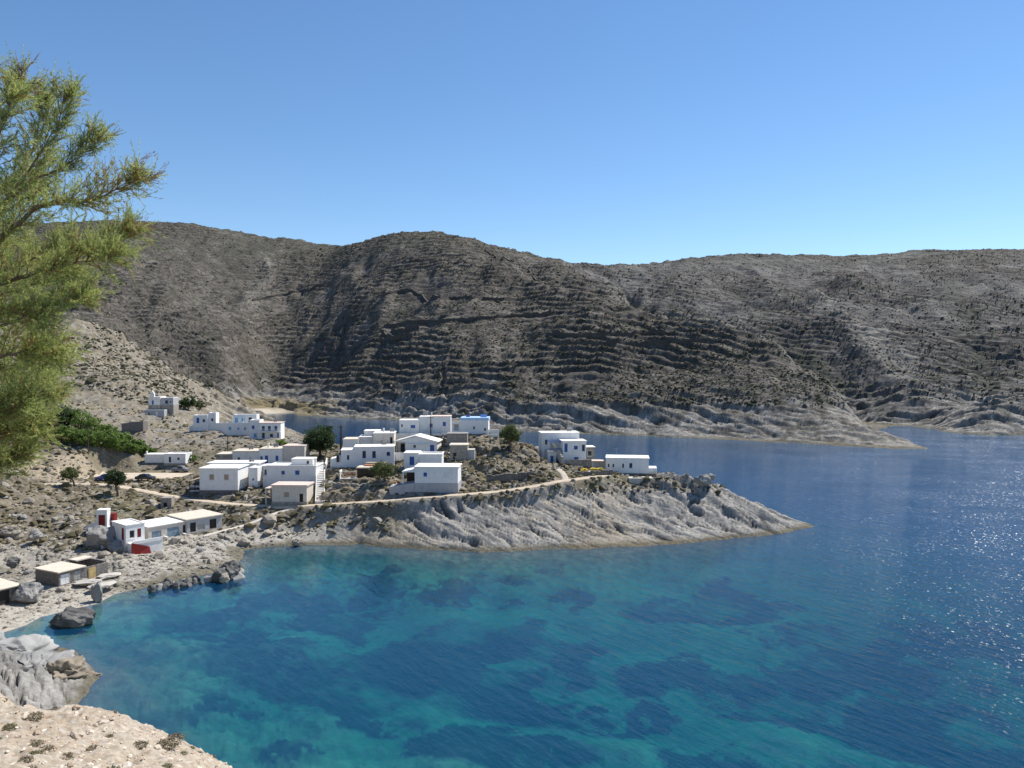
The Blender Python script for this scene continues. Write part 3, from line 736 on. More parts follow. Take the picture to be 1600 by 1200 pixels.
# ------------------------------------------------------------------ builders
def tag(o, label=None, cat=None, group=None, kind=None):
    if label: o['label'] = label
    if cat: o['category'] = cat
    if group: o['group'] = group
    if kind: o['kind'] = kind
    return o
def empty(name, loc, rz=0, label=None, cat=None, group=None):
    o = bpy.data.objects.new(name, None); COL.objects.link(o)
    o.location = loc; o.rotation_euler = (0, 0, rz); o.empty_display_size = .5
    return tag(o, label, cat, group)
class MB:
    """collects shapes into one mesh"""
    def __init__(s): s.v = []; s.f = []
    def quad(s, a, b, c, d):
        n = len(s.v); s.v += [a, b, c, d]; s.f.append((n, n + 1, n + 2, n + 3))
    def tri(s, a, b, c):
        n = len(s.v); s.v += [a, b, c]; s.f.append((n, n + 1, n + 2))
    def box(s, x0, x1, y0, y1, z0, z1, taper=0.0):
        n = len(s.v); t = taper
        s.v += [(x0, y0, z0), (x1, y0, z0), (x1, y1, z0), (x0, y1, z0), (x0 + t, y0 + t, z1), (x1 - t, y0 + t, z1), (x1 - t, y1 - t, z1), (x0 + t, y1 - t, z1)]
        s.f += [(n, n + 3, n + 2, n + 1), (n + 4, n + 5, n + 6, n + 7), (n, n + 1, n + 5, n + 4), (n + 1, n + 2, n + 6, n + 5), (n + 2, n + 3, n + 7, n + 6), (n + 3, n, n + 4, n + 7)]
    def prism(s, base, z0, z1):
        """vertical prism over a polygon; z1 may be a list of heights"""
        n = len(s.v); k = len(base)
        zt = z1 if isinstance(z1, (list, tuple)) else [z1] * k
        s.v += [(p[0], p[1], z0) for p in base] + [(base[i][0], base[i][1], zt[i]) for i in range(k)]
        s.f.append(tuple(range(n + k - 1, n - 1, -1))); s.f.append(tuple(range(n + k, n + 2 * k)))
        for i in range(k):
            j = (i + 1) % k; s.f.append((n + i, n + j, n + k + j, n + k + i))
    def tube(s, pts, rads, seg=7, cap=True):
        n0 = len(s.v); pts = [Vector(p) for p in pts]
        for i, p in enumerate(pts):
            t = (pts[min(i + 1, len(pts) - 1)] - pts[max(i - 1, 0)]).normalized()
            a = t.cross(Vector((0.13, 0.97, 0.2))).normalized(); b = t.cross(a)
            for k in range(seg):
                w = 2 * math.pi * k / seg
                s.v.append(tuple(p + (a * math.cos(w) + b * math.sin(w)) * rads[i]))
        for i in range(len(pts) - 1):
            for k in range(seg):
                k2 = (k + 1) % seg
                s.f.append((n0 + i * seg + k, n0 + i * seg + k2, n0 + (i + 1) * seg + k2, n0 + (i + 1) * seg + k))
        if cap:
            s.f.append(tuple(n0 + k for k in range(seg))[::-1]); m = n0 + (len(pts) - 1) * seg
            s.f.append(tuple(m + k for k in range(seg)))
    def mesh(s, name, mat):
        me = bpy.data.meshes.new(name); me.from_pydata(s.v, [], s.f); me.materials.append(mat); me.update()
        return me
    def build(s, name, mat, parent=None, bevel=0.0, smooth=False):
        me = s.mesh(name, mat)
        if bevel or smooth:
            bm = bmesh.new(); bm.from_mesh(me)
            bmesh.ops.recalc_face_normals(bm, faces=bm.faces)
            if bevel:
                es = [e for e in bm.edges if e.is_manifold and e.calc_face_angle(0) > .6]
                bmesh.ops.bevel(bm, geom=es, offset=bevel, segments=2, affect='EDGES', profile=.5)
            for f in bm.faces: f.smooth = smooth
            bm.to_mesh(me); bm.free()
        o = bpy.data.objects.new(name, me); COL.objects.link(o)
        if parent is not None: o.parent = parent
        return o

WHITE = simple('whitewash', (.76, .75, .73), var=.05, stain=(.55, .51, .45), bump=.35, bscale=5)
WHITE2 = simple('weathered_whitewash', (.70, .68, .64), var=.08, stain=(.50, .46, .40), bump=.3, bscale=5)
CREAM = simple('cream_render', (.58, .53, .46), var=.08, stain=(.42, .37, .30), bump=.3)
GREYW = simple('grey_render', (.40, .40, .41), var=.1, stain=(.28, .27, .26), bump=.3)
ROOFW = simple('white_roof_wash', (.78, .76, .72), var=.06, stain=(.60, .56, .50), bump=.3)
ROOFB = simple('beige_roof_screed', (.60, .53, .43), var=.1, stain=(.45, .39, .31), bump=.3)
ROOFP = simple('pinkish_roof_screed', (.62, .50, .43), var=.08, bump=.3)
ROOFBLUE = simple('pale_blue_roof_paint', (.40, .57, .80), var=.08, bump=.2)
STONE = simple('dry_stone', (.30, .27, .23), var=.35, scale=2.4, bump=.9, bscale=3.2, stain=(.20, .17, .14))
DSTONE = simple('dark_stone', (.17, .155, .14), var=.35, scale=2.4, bump=.9, bscale=3.2)
BLUE = simple('blue_paint', (.03, .105, .34), rough=.5, var=.1, bump=.05)
LBLUE = simple('light_blue_paint', (.16, .38, .58), rough=.5, var=.1, bump=.05)
TANP = simple('tan_shutter_paint', (.36, .28, .22), rough=.6, var=.08)
RED = simple('red_paint', (.20, .016, .014), rough=.5, var=.15, bump=.05)
DARKW = simple('dark_wood', (.06, .045, .035), rough=.8, var=.25)
WOOD = simple('weathered_wood', (.32, .25, .17), rough=.85, var=.25)
GREYWOOD = simple('grey_planks', (.34, .33, .31), rough=.85, var=.25)
GLASS = simple('dark_window_glass', (.02, .025, .03), rough=.12, var=.05, bump=0, spec=.5)
DARK = simple('interior_shade', (.035, .032, .03), rough=.9, bump=0)  # near-black paint for the shade inside open doorways
CONC = simple('concrete', (.46, .43, .38), var=.12, stain=(.33, .30, .26), bump=.3)
METAL = simple('dull_metal', (.30, .30, .30), rough=.45, metallic=.8, bump=0)
YEL = simple('yellow_cloth', (.62, .42, .06), var=.2)
TERRA = simple('terracotta', (.42, .17, .08), var=.2)
STEPM = simple('whitewashed_step', (.66, .63, .57), var=.08, bump=.2)

OPEN_STYLE = {  # frame material, leaf material, part name, leaf name
    'blue': (WHITE, BLUE, 'window', 'shutter'), 'lblue': (WHITE, LBLUE, 'window', 'shutter'), 'tan': (CREAM, TANP, 'window', 'shutter'),
    'glass': (WHITE, GLASS, 'window', 'pane'), 'bglass': (BLUE, GLASS, 'window', 'pane'),
    'door': (BLUE, BLUE, 'door', 'door_leaf'), 'reddoor': (RED, RED, 'door', 'door_leaf'), 'dark': (DARKW, DARK, 'doorway', 'shade_panel'),
    'wood': (DARKW, WOOD, 'door', 'door_leaf'), 'grey': (GREYWOOD, GREYWOOD, 'door', 'door_leaf'), 'white': (WHITE2, WHITE, 'door', 'door_leaf'),
    'bluegate': (CREAM, simple('faded_blue_boards', (.22, .30, .36), var=.2), 'boat_door', 'door_leaf'),
}
def facade(mb, o, ux, n, w, z0, z1, ops, rev=.22):
    """wall face w wide with real openings and reveals; o origin, ux along, n outward normal"""
    us = sorted({0, w} | {max(0, a - c / 2) for a, b, c, d, s in ops} | {min(w, a + c / 2) for a, b, c, d, s in ops})
    zs = sorted({z0, z1} | {b for a, b, c, d, s in ops} | {min(z1 - .05, b + d) for a, b, c, d, s in ops})
    def pt(u, z, k=0): return (o[0] + ux[0] * u - n[0] * k, o[1] + ux[1] * u - n[1] * k, z)
    def hole(u, z):
        return any(a - c / 2 < u < a + c / 2 and b < z < min(z1 - .05, b + d) for a, b, c, d, s in ops)
    for i in range(len(us) - 1):
        for j in range(len(zs) - 1):
            if not hole((us[i] + us[i + 1]) / 2, (zs[j] + zs[j + 1]) / 2):
                mb.quad(pt(us[i], zs[j]), pt(us[i + 1], zs[j]), pt(us[i + 1], zs[j + 1]), pt(us[i], zs[j + 1]))
    for a, b, c, d, s in ops:
        e = min(z1 - .05, b + d); l, r_ = a - c / 2, a + c / 2
        for p, q in (((l, b), (l, e)), ((l, e), (r_, e)), ((r_, e), (r_, b)), ((r_, b), (l, b))):
            mb.quad(pt(*p), pt(*q), pt(*q, rev), pt(*p, rev))
def opening(parent, o, ux, n, op, z1, rev=.22):
    a, b, c, d, s = op
    e = min(z1 - .05, b + d)
    fm, lm, nm, ln = OPEN_STYLE[s]
    def bx(mb, u0, u1, za, zb, k0, k1):
        ps = [(o[0] + ux[0] * u - n[0] * k, o[1] + ux[1] * u - n[1] * k) for u, k in ((u0, k0), (u1, k0), (u1, k1), (u0, k1))]
        mb.prism(ps, za, zb)
    l, r_ = a - c / 2, a + c / 2; t = min(.09, c * .12)
    fr = MB()
    bx(fr, l + .002, l + t, b + .002, e - .002, .03, .16); bx(fr, r_ - t, r_ - .002, b + .002, e - .002, .03, .16)
    bx(fr, l + t, r_ - t, e - t, e - .002, .03, .16); bx(fr, l + t, r_ - t, b + .002, b + t, .03, .16)
    if nm == 'window': bx(fr, l - .08, r_ + .08, b - .07, b - .004, -.07, .02)
    f = fr.build(nm, fm, parent)
    if s == 'dark':  # flat slab painted near-black as the shaded inside of the opening
        m = MB(); bx(m, l + t, r_ - t, b + t, e - t, .17, .20); m.build(ln, lm, f)
        return
    k = 2 if c > .75 else 1
    wv = (r_ - l - 2 * t) / k
    for q in range(k):
        m = MB(); bx(m, l + t + q * wv + .012, l + t + (q + 1) * wv - .012, b + t, e - t, .09, .13)
        if ln in ('shutter', 'door_leaf'):     # raised boards
            for h in range(3):
                zz = b + t + (e - b - 2 * t) * (h + .12) / 3
                bx(m, l + t + q * wv + .06, l + t + (q + 1) * wv - .06, zz, zz + (e - b - 2 * t) * .22, .07, .088)
        m.build(ln, lm, f)
def volume(root, x0, y0, z0, w, dp, h, wall=None, roof=None, F=(), R=(), Lf=(), over=.12, th=.22, parapet=0.0, found=1.2, fmat=None, wname='wall', drop=(0, 0)):
    """a block of a building: four walls down into a stone footing, and a flat roof (drop: how far the front / right edge of the roof sinks)"""
    wall = wall or WHITE; roof = roof or ROOFW
    m = MB(); z1 = z0 + h
    O = {'F': ((x0, y0), (1, 0), (0, -1), w, F), 'R': ((x0 + w, y0), (0, 1), (1, 0), dp, R), 'L': ((x0, y0 + dp), (0, -1), (-1, 0), dp, Lf), 'B': ((x0 + w, y0 + dp), (-1, 0), (0, 1), w, ())}
    for k, (o, ux, n, ww, ops) in O.items():
        ops = [(a, b + z0, c, d, s) for a, b, c, d, s in ops]
        facade(m, o, ux, n, ww, z0, z1, ops)
    m.build(wname, wall, root)
    for k, (o, ux, n, ww, ops) in O.items():
        for a, b, c, d, s in ops: opening(root, o, ux, n, (a, b + z0, c, d, s), z1)
    if found:
        f = MB(); f.box(x0 - .1, x0 + w + .1, y0 - .1, y0 + dp + .1, z0 - found, z0 + .003); f.build('footing', fmat or STONE, root)
    rf = MB(); e = over
    if parapet:
        rf.box(x0 + .01, x0 + w - .01, y0 + .01, y0 + dp - .01, z1 - .15, z1 + .05)
        p = .22
        rf.box(x0 - e, x0 + w + e, y0 - e, y0 + p, z1 + .002, z1 + parapet); rf.box(x0 - e, x0 + w + e, y0 + dp - p, y0 + dp + e, z1 + .002, z1 + parapet)
        rf.box(x0 - e, x0 + p, y0 + p, y0 + dp - p, z1 + .002, z1 + parapet); rf.box(x0 + w - p, x0 + w + e, y0 + p, y0 + dp - p, z1 + .002, z1 + parapet)
        rf.build('roof', roof, root)
    else:
        rf.box(x0 - e, x0 + w + e, y0 - e, y0 + dp + e, z1 + .002, z1 + th)
        o_ = rf.build('roof', roof, root, bevel=.04)
        rr = random.Random(int(w * 100)); 
    return z1
def chimney(root, x, y, z, h=.9, s=.45, mat=None):
    m = MB(); m.box(x - s / 2, x + s / 2, y - s / 2, y + s / 2, z, z + h); m.box(x - s / 2 - .06, x + s / 2 + .06, y - s / 2 - .06, y + s / 2 + .06, z + h + .002, z + h + .12)
    m.build('chimney', mat or WHITE, root, bevel=.02)
def posts_roof(root, x0, x1, y0, y1, zb, zt, mat, pm, name='canopy', slats=0, th=.12):
    m = MB()
    if slats:
        for k in range(slats):
            t = x0 + (x1 - x0) * (k + .5) / slats
            s = MB(); s.box(t - .06, t + .06, y0 - .15, y1, zt + .003, zt + .10); s.build('beam', mat, root)
    else:
        m.box(x0 - .15, x1 + .15, y0 - .15, y1, zt + .003, zt + th); m.build(name, mat, root)
    for x in (x0 + .1, x1 - .1):
        p = MB(); p.box(x - .07, x + .07, y0, y0 + .14, zb, zt); p.build('post', pm, root)
def site(key):
    pa, pb, py, d, yaw, dp = SITES[key]
    a = P(pa, py, d)
    return a, (pb - pa) / F * d, dp, math.radians(yaw)
ROOTS = {}
def house(key, name, label, cat='house', group='whitewashed village houses'):
    a, w, dp, yw = site(key)
    ROOTS[key] = empty(name, a, yw, label, cat, group)
    return ROOTS[key], w, dp

# ------------------------------------------------------------------ the village
r_, w, dp = house('h_big', 'white_house', 'tall white house with two tan shuttered windows, leftmost of the houses along the road')
s = F / 175
volume(r_, 0, 0, 0.9, w, 7.0, 4.9, F=((2.8, 2.4, 1.15, 1.3, 'tan'), (6.2, 2.4, 1.15, 1.3, 'tan')), over=.22, th=.25, found=1.6, fmat=DSTONE, wname='front_wall')
volume(r_, -1.2, 8.2, 0, w + 3.2, 5.0, 5.95, roof=ROOFW, over=.35, th=.3, found=2, wname='rear_wall')
volume(r_, w + 1.55, 2.7, 1.2, 2.1, 5.3, 4.3, parapet=.3, over=.02, F=((1.05, 1.5, .5, .6, 'glass'),), wname='annex_wall', found=2)
m = MB(); m.box(-2.6, -.02, .4, 6.5, 2.9, 3.05); m.build('porch_roof', WOOD, r_)
m = MB(); m.box(-2.6, -.02, .3, .55, 1.5, 1.95); m.box(-2.6, -.02, .32, .5, .5, .9); m.build('porch_rail', GREYW, r_)
for x in (-2.5, -1.3): 
    m = MB(); m.box(x, x + .14, .3, .44, -.6, 2.898); m.build('post', DARKW, r_)
m = MB(); m.box(-2.4, -.3, 1.8, 3.2, -.2, .45); m.build('boat_tarpaulin', BLUE, r_, bevel=.15)

r_, w, dp = house('h_tan', 'stone_house', 'low tan stone house with a pinkish roof slab, on the roadside below the blue-windowed house', 'house')
volume(r_, 0, 0, 0, w, 4.8, 3.4, wall=CREAM, roof=ROOFP, F=((3.2, 1.0, 1.3, 1.2, 'tan'), (6.5, .0, .8, 1.8, 'dark')), over=.25, th=.35, found=1.5)
m = MB(); m.box(-1.7, -.02, .3, 4.8, 2.75, 2.95); m.build('porch_roof', ROOFP, r_)
m = MB(); m.box(-1.6, -1.4, .35, .55, -.8, 2.748); m.build('post', CREAM, r_)
m = MB(); m.box(-1.6, -.02, 3.4, 3.6, -.5, 2.7); m.build('back_wall', STONE, r_)

r_, w, dp = house('h_blue', 'two_storey_house', 'white two-storey house with two blue windows and a blue door at its lower right corner')
volume(r_, .6, 0, 0, w - .6, 6.0, 5.3, F=((3.9, 3.3, 1.0, 1.1, 'blue'), (7.3, 3.3, 1.2, 1.2, 'blue'), (10.4, .1, .95, 1.9, 'door'), (2.6, .5, 1.0, .5, 'dark')), over=.1, parapet=.3, found=2, wname='wall')
volume(r_, 5.8, 2.2, 5.42, 4.9, 3.6, 1.3, over=.12, found=0, wname='upper_wall', F=((3.9, .2, .7, .9, 'glass'),))
volume(r_, -2.0, 3.0, 0, 2.6, 3.8, 4.9, wall=WHITE2, F=((1.4, 3.0, 1.0, 1.2, 'bglass'),), over=.1, found=2, wname='side_wall')
chimney(r_, w - 1.0, 2.9, 5.35, 1.5)
m = MB(); m.box(-.4, .58, .2, 2.9, -.8, 2.9); m.build('terrace_wall', WHITE2, r_)

r_, w, dp = house('h_rowL', 'terraced_house', 'long low house with a beige roof and small square windows, left half of rear row')
volume(r_, 0, 0, 0, 4.2, 5.5, 3.6, wall=STONE, roof=ROOFB, over=.1, found=2, wname='stone_wall')
volume(r_, 4.22, -.3, 0, w - 4.22, 6.2, 4.3, wall=WHITE2, roof=ROOFB, F=((1.6, 1.9, .8, 1.1, 'glass'), (4.6, 2.1, .8, .9, 'glass')), over=.15, th=.3, found=2)
r_, w, dp = house('h_rowR', 'terraced_house', 'white house with blue doors and one blue shuttered window, right half of the rear row')
volume(r_, 0, 0, 0, 6.0, 6.2, 5.0, roof=ROOFB, F=((.6, 1.8, .8, 1.5, 'blue'), (1.9, 1.0, .8, 2.4, 'door'), (4.6, 1.9, .9, 1.5, 'blue')), over=.12, found=2)
volume(r_, 6.02, .4, 0, w - 6.02, 5.8, 5.7, wall=CREAM, roof=ROOFP, over=.1, found=2, wname='side_wall')
chimney(r_, 1.6, 3.0, 5.0, 1.2)

r_, w, dp = house('h_lowW', 'low_house', 'small low white house behind the car park with a wide flat roof')
volume(r_, 0, 1.6, 0, 6.2, 3.4, 2.2, roof=ROOFW, over=.2, found=1.4)
volume(r_, 6.22, 0, 0, w - 6.22, 4.4, 2.5, parapet=.25, F=((1.6, .2, .8, 1.7, 'glass'), (4.0, .9, .8, .8, 'glass')), over=.02, found=1.6, wname='front_wall')
chimney(r_, .3, 2.2, 2.2, .9, .35)

r_, w, dp = house('h_cube', 'cube_house', 'small white cube house with a blue door, leftmost of three near the inner bay')
volume(r_, 0, 0, 0, w * .66, 5.0, 5.6, F=((1.7, 2.9, 1.0, 2.0, 'door'), (3.9, 3.3, .9, 1.0, 'bglass')), parapet=.3, over=.02, found=3, fmat=WHITE2)
volume(r_, w * .66 + .02, 1.0, 0, w * .34, 4.5, 6.4, parapet=.3, over=.02, found=3, wname='side_wall', F=((1.4, 3.6, .8, 1.0, 'bglass'),))
m = MB(); m.box(w + .05, w + 5.0, 1.0, 1.4, -2.5, 2.8); m.build('terrace_wall', WHITE, r_)
m = MB(); m.box(-1.6, -.02, .3, 4.0, -2, 1.6); m.build('low_terrace', WHITE2, r_)

r_, w, dp = house('h_blueT', 'terrace_house', 'white house with light blue shutters and walled terrace, middle of three by inner bay')
volume(r_, 0, 0, 0, w - 1.2, 4.0, 4.0, F=((1.2, 1.8, 1.1, 1.3, 'lblue'), (4.2, 1.8, .9, 1.1, 'lblue'), (6.6, 1.7, .9, 1.2, 'lblue')), parapet=.5, over=.03, found=3, fmat=WHITE2, wname='lower_wall')
volume(r_, 1.6, 2.6, 4.1, w - 1.8, 4.2, 3.0, F=((1.2, .1, 1.2, 2.1, 'lblue'), (3.6, .7, 1.4, 1.4, 'lblue'), (6.2, .1, 1.2, 2.1, 'bglass')), parapet=.25, over=.04, found=0, wname='upper_wall')
posts_roof(r_, 1.8, 6.0, .8, 2.58, 4.1, 6.4, LBLUE, WHITE, slats=6)
m = MB(); m.box(w - 1.1, w + .9, .6, 3.8, -2.5, 3.2); m.build('side_terrace', WHITE, r_, bevel=.1)

r_, w, dp = house('h_balc', 'balcony_house', 'white house with railed balcony and stepped roof, rightmost of three by the inner bay')
volume(r_, 3.0, 0, 0, w - 3.0, 5.5, 5.6, F=((1.6, 3.0, 1.0, 1.6, 'bglass'), (3.7, 3.0, 1.0, 1.6, 'bglass'), (6.0, 3.0, 1.0, 1.6, 'bglass'), (1.6, .3, 1.0, 1.9, 'bglass'), (4.4, .5, 1.2, 1.4, 'glass'), (6.7, .2, .8, 2.0, 'blue')), roof=ROOFP, over=.2, found=3, fmat=WHITE2)
volume(r_, -.6, 1.2, 0, 3.58, 5.0, 6.4, F=((1.3, 3.4, 1.1, 1.4, 'blue'), (2.0, .4, 1.1, 1.6, 'lblue')), parapet=.3, over=.02, found=3, fmat=WHITE2, wname='side_wall')
m = MB(); m.box(3.0, w, -1.2, -.02, 2.7, 2.85); m.build('balcony', WHITE, r_)
m = MB(); m.box(3.0, w, -1.2, -1.1, 3.5, 3.6)
for k in range(14): m.box(3.05 + k * (w - 3.15) / 13, 3.1 + k * (w - 3.15) / 13, -1.18, -1.13, 2.852, 3.498)
m.build('railing', WHITE, r_)
for x in (3.1, w - .3): 
    m = MB(); m.box(x, x + .2, -1.15, -.95, -2, 2.698); m.build('post', WHITE, r_)

r_, w, dp = house('h_chapel', 'chapel', 'small pale chapel with pointed white bell gable on the slope beside dark trees', 'chapel', None)
volume(r_, 0, 2.5, 4.6, w * .45, 6, 3.4, wall=WHITE2, F=((1.8, .1, 1.0, 2.0, 'blue'),), parapet=.2, over=.02, found=4)
volume(r_, w * .45 + .02, 3.0, 4.6, w * .5, 5, 3.0, wall=GREYW, F=((2.6, .6, 1.2, 1.4, 'bglass'), (4.2, .6, .6, 1.2, 'glass')), parapet=.2, over=.02, found=4, wname='side_wall')
volume(r_, -.4, -1.2, -.3, w * .8, 3.4, 2.8, wall=GREYW, F=((2.2, .7, .9, 1.2, 'glass'), (5.6, .2, .9, 2.0, 'white')), parapet=.2, over=.02, found=3, wname='lower_wall')
m = MB(); m.prism([(.8, 2.2), (2.6, 2.2), (2.6, 2.9), (.8, 2.9)], 8.0, 9.4); m.build('bell_gable', WHITE, r_)
m = MB(); m.v = [(.8, 2.2, 9.402), (2.6, 2.2, 9.402), (2.6, 2.9, 9.402), (.8, 2.9, 9.402), (1.7, 2.2, 10.8), (1.7, 2.9, 10.8)]; m.f = [(0, 1, 4), (2, 3, 5), (1, 2, 5, 4), (3, 0, 4, 5), (0, 3, 2, 1)]
m.build('gable_cap', WHITE, r_)

r_, w, dp = house('h_ruin', 'stone_barn', 'square roofless dark stone barn above the green thicket', 'barn', None)
m = MB(); t = .5
m.prism([(0, 0), (w, 0), (w, t), (0, t)], -1.5, [2.7, 3.5, 3.5, 2.7]); m.prism([(w - t, t + .002), (w, t + .002), (w, 4.4), (w - t, 4.4)], -1.5, [3.5, 3.5, 3.1, 3.1])
m.prism([(0, t + .002), (t, t + .002), (t, 4.4), (0, 4.4)], -1.5, [2.7, 2.7, 3.0, 3.0]); m.prism([(0, 4.402), (w, 4.402), (w, 4.9), (0, 4.9)], -1.5, 3.0)
m.build('wall', DSTONE, r_)
m = MB(); m.box(.2, w * .6, .3, 4.6, 2.62, 2.75); m.build('roof_slab', STONE, r_)

r_, w, dp = house('h_long', 'long_house', 'long white house with a row of dark blue windows, right of the big dark tree')
volume(r_, 5.8, 0, 0, w - 5.8, 6.0, 4.9, roof=ROOFW, F=((2.4, 2.3, .85, 1.75, 'bglass'), (4.8, 2.3, .85, 1.65, 'bglass'), (8.3, 2.8, .8, .9, 'bglass')), over=.12, th=.2, found=2)
volume(r_, 2.6, .2, 0, 3.18, 5.5, 4.1, F=((1.7, 1.8, .7, 1.3, 'glass'),), over=.12, found=2, wname='side_wall')
m = MB(); m.prism([(0, .4), (2.58, .4), (2.58, 4.5), (0, 4.5)], -1.5, [2.1, 2.7, 2.7, 2.1]); m.build('terrace_wall', WHITE, r_, bevel=.05)
m = MB(); m.box(1.5, 2.1, .1, .38, 1.4, 2.9); m.build('gate', DARKW, r_)
m = MB(); m.prism([(-1.2, -.6), (-.9, -.6), (-.9, 2.5), (-1.2, 2.5)], -1.8, [1.1, 1.1, 2.2, 2.2]); m.build('stair_wall', WHITE, r_)

r_, w, dp = house('h_upper', 'stepped_house', 'jumble of white and beige flat roofs with cream terrace room behind the long house')
volume(r_, 0, 0, 0, 4.0, 6, 4.1, wall=WHITE2, roof=ROOFB, over=.12, found=2)
volume(r_, 4.02, 1.2, 0, 4.2, 6, 4.6, wall=WHITE2, roof=ROOFW, over=.15, found=2, wname='middle_wall')
volume(r_, 8.0, -1.6, 2.2, w - 8.0, 6, 3.6, wall=CREAM, roof=ROOFW, F=((2.2, .6, .9, 1.3, 'tan'), (4.6, .4, .6, 2.3, 'dark')), over=.15, found=2.2, wname='terrace_room_wall')
chimney(r_, 10.4, 1.2, 5.8, 1.1, .4)
m = MB(); m.box(9.9, 12.8, -3.0, -1.75, 2.25, 2.35); m.build('terrace_floor', CREAM, r_)
for k in range(5):
    m = MB(); m.tube([(10.4 + k * .5, -2.6, 2.352), (10.4 + k * .5, -2.6, 2.9)], [.16, .22], 8); m.build('flower_pot', TERRA, r_)
volume(r_, 5.0, 3.5, 4.0, 4.0, 4, 2.0, wall=WHITE2, roof=ROOFW, over=.1, found=0, wname='rear_wall')

r_, w, dp = house('h_gable', 'gabled_house', 'white house with a low gabled front, recessed porch and blue door amid the village')
h0, h1 = 3.1, 4.5
m = MB()
facade(m, (2.6, 0), (1, 0), (0, -1), w - 2.6, 0, 3.1, [(2.4, 1.5, .8, .9, 'glass'), (7.0, .3, 1.1, 2.1, 'door')])
m.quad((w, 0, 0), (w, 6, 0), (w, 6, h0), (w, 0, h0)); m.quad((0, 6, 0), (0, 2.2, 0), (0, 2.2, h0), (0, 6, h0)); m.quad((0, 2.2, 0), (2.6, 2.2, 0), (2.6, 2.2, h0), (0, 2.2, h0)); m.quad((2.6, 2.2, 0), (2.6, 0, 0), (2.6, 0, h0), (2.6, 2.2, h0))
m.quad((w, 6, 0), (0, 6, 0), (0, 6, h0), (w, 6, h0))
m.tri((0, .02, h0 + .002), (w, .02, h0 + .002), (w * .48, .02, h1)); m.tri((w, 6, h0 + .002), (0, 6, h0 + .002), (w * .48, 6, h1))
m.build('wall', WHITE, r_)
opening(r_, (2.6, 0), (1, 0), (0, -1), (2.4, 1.5, .8, .9, 'glass'), 3.1); opening(r_, (2.6, 0), (1, 0), (0, -1), (7.0, .3, 1.1, 2.1, 'door'), 3.1)
m = MB(); e = .35
for (xa, za, xb, zb) in ((-e, h0 - .05, w * .48, h1 + .1), (w * .48, h1 + .1, w + e, h0 - .05)):
    n = len(m.v); m.v += [(xa, -e, za), (xb, -e, zb), (xb, 6 + e, zb), (xa, 6 + e, za), (xa, -e, za + .22), (xb, -e, zb + .22), (xb, 6 + e, zb + .22), (xa, 6 + e, za + .22)]
    m.f += [(n, n + 3, n + 2, n + 1), (n + 4, n + 5, n + 6, n + 7), (n, n + 1, n + 5, n + 4), (n + 2, n + 3, n + 7, n + 6), (n + 3, n, n + 4, n + 7), (n + 1, n + 2, n + 6, n + 5)]
m.build('roof', ROOFW, r_)
m = MB(); m.box(.9, 1.9, 1.95, 2.15, .3, 2.4); m.build('doorway', DARK, r_)  # solid dark block; the opening's shade is painted, nothing is cut
m = MB(); m.box(-.3, w + .4, -2.4, -2.1, -1.6, .55); m.build('terrace_wall', WHITE, r_, bevel=.05)
m = MB(); m.box(-.3, w + .4, -2.1, -.02, -1.6, .02); m.build('terrace_floor', CONC, r_)
m = MB(); m.box(2.8, w, -.5, -.02, 2.45, 2.58); m.build('door_canopy', WHITE, r_)

r_, w, dp = house('h_top', 'hilltop_house', 'wide white house with three blue windows and stepped roof on top of the rise')
volume(r_, 0, 0, 0, 5.4, 5, 3.6, roof=ROOFW, F=((3.7, 1.5, 1.4, 1.0, 'blue'), (.7, 1.8, .5, .9, 'glass')), over=.08, found=1.5)
volume(r_, 5.42, .8, 0, 3.6, 5, 4.5, F=((3.2, 1.6, 1.0, 1.2, 'blue'),), over=.08, found=1.5, wname='middle_wall')
volume(r_, 9.04, .2, 0, w - 9.04, 5.4, 4.6, roof=ROOFP, F=((3.2, 2.0, 1.0, 1.3, 'blue'),), over=.12, found=1.5, wname='right_wall')
m = MB(); m.box(-1, w + .3, -1.6, -1.3, -1.5, .25); m.build('terrace_wall', WHITE2, r_)
chimney(r_, 8.6, 3, 4.5, 1.0, .3)

r_, w, dp = house('h_roofB', 'blue_roofed_house', 'white house with a pale blue roof carrying a water tank, right end of the rise')
volume(r_, 0, 0, 0, w, 5.5, 3.7, roof=ROOFBLUE, F=((3.6, 1.2, .6, .9, 'glass'), (6.6, .8, .7, .9, 'glass')), over=.15, th=.75, found=1.5)
m = MB(); m.tube([(5.4, 3, 4.75), (6.8, 3, 4.75)], [.32, .32], 12); m.build('water_tank', METAL, r_, smooth=True)
m = MB(); m.quad((5.2, 1.6, 4.5), (7.0, 1.6, 4.5), (7.0, 2.7, 5.2), (5.2, 2.7, 5.2)); m.build('solar_panel', BLUE, r_)
m = MB(); m.box(1.2, 2.2, 2.5, 3.4, 4.452, 4.9); m.build('roof_box', BLUE, r_, bevel=.05)
for xa, xb in ((-2.5, -2.2), (-.6, -.02)):
    m = MB(); m.box(xa, xb, .6, .9, -1, 2.6); m.build('courtyard_pillar', WHITE, r_)
m = MB(); m.box(-2.5, -.02, .6, .9, 2.602, 3.0); m.box(-2.198, -.602, .65, .85, -1, .8); m.build('courtyard_wall', WHITE, r_)
m = MB(); m.box(w + .02, w + 2.8, .8, 1.2, -1.5, 1.2); m.box(w + .02, w + 2.8, -1.8, -1.4, -1.5, .1); m.build('side_wall', WHITE2, r_)

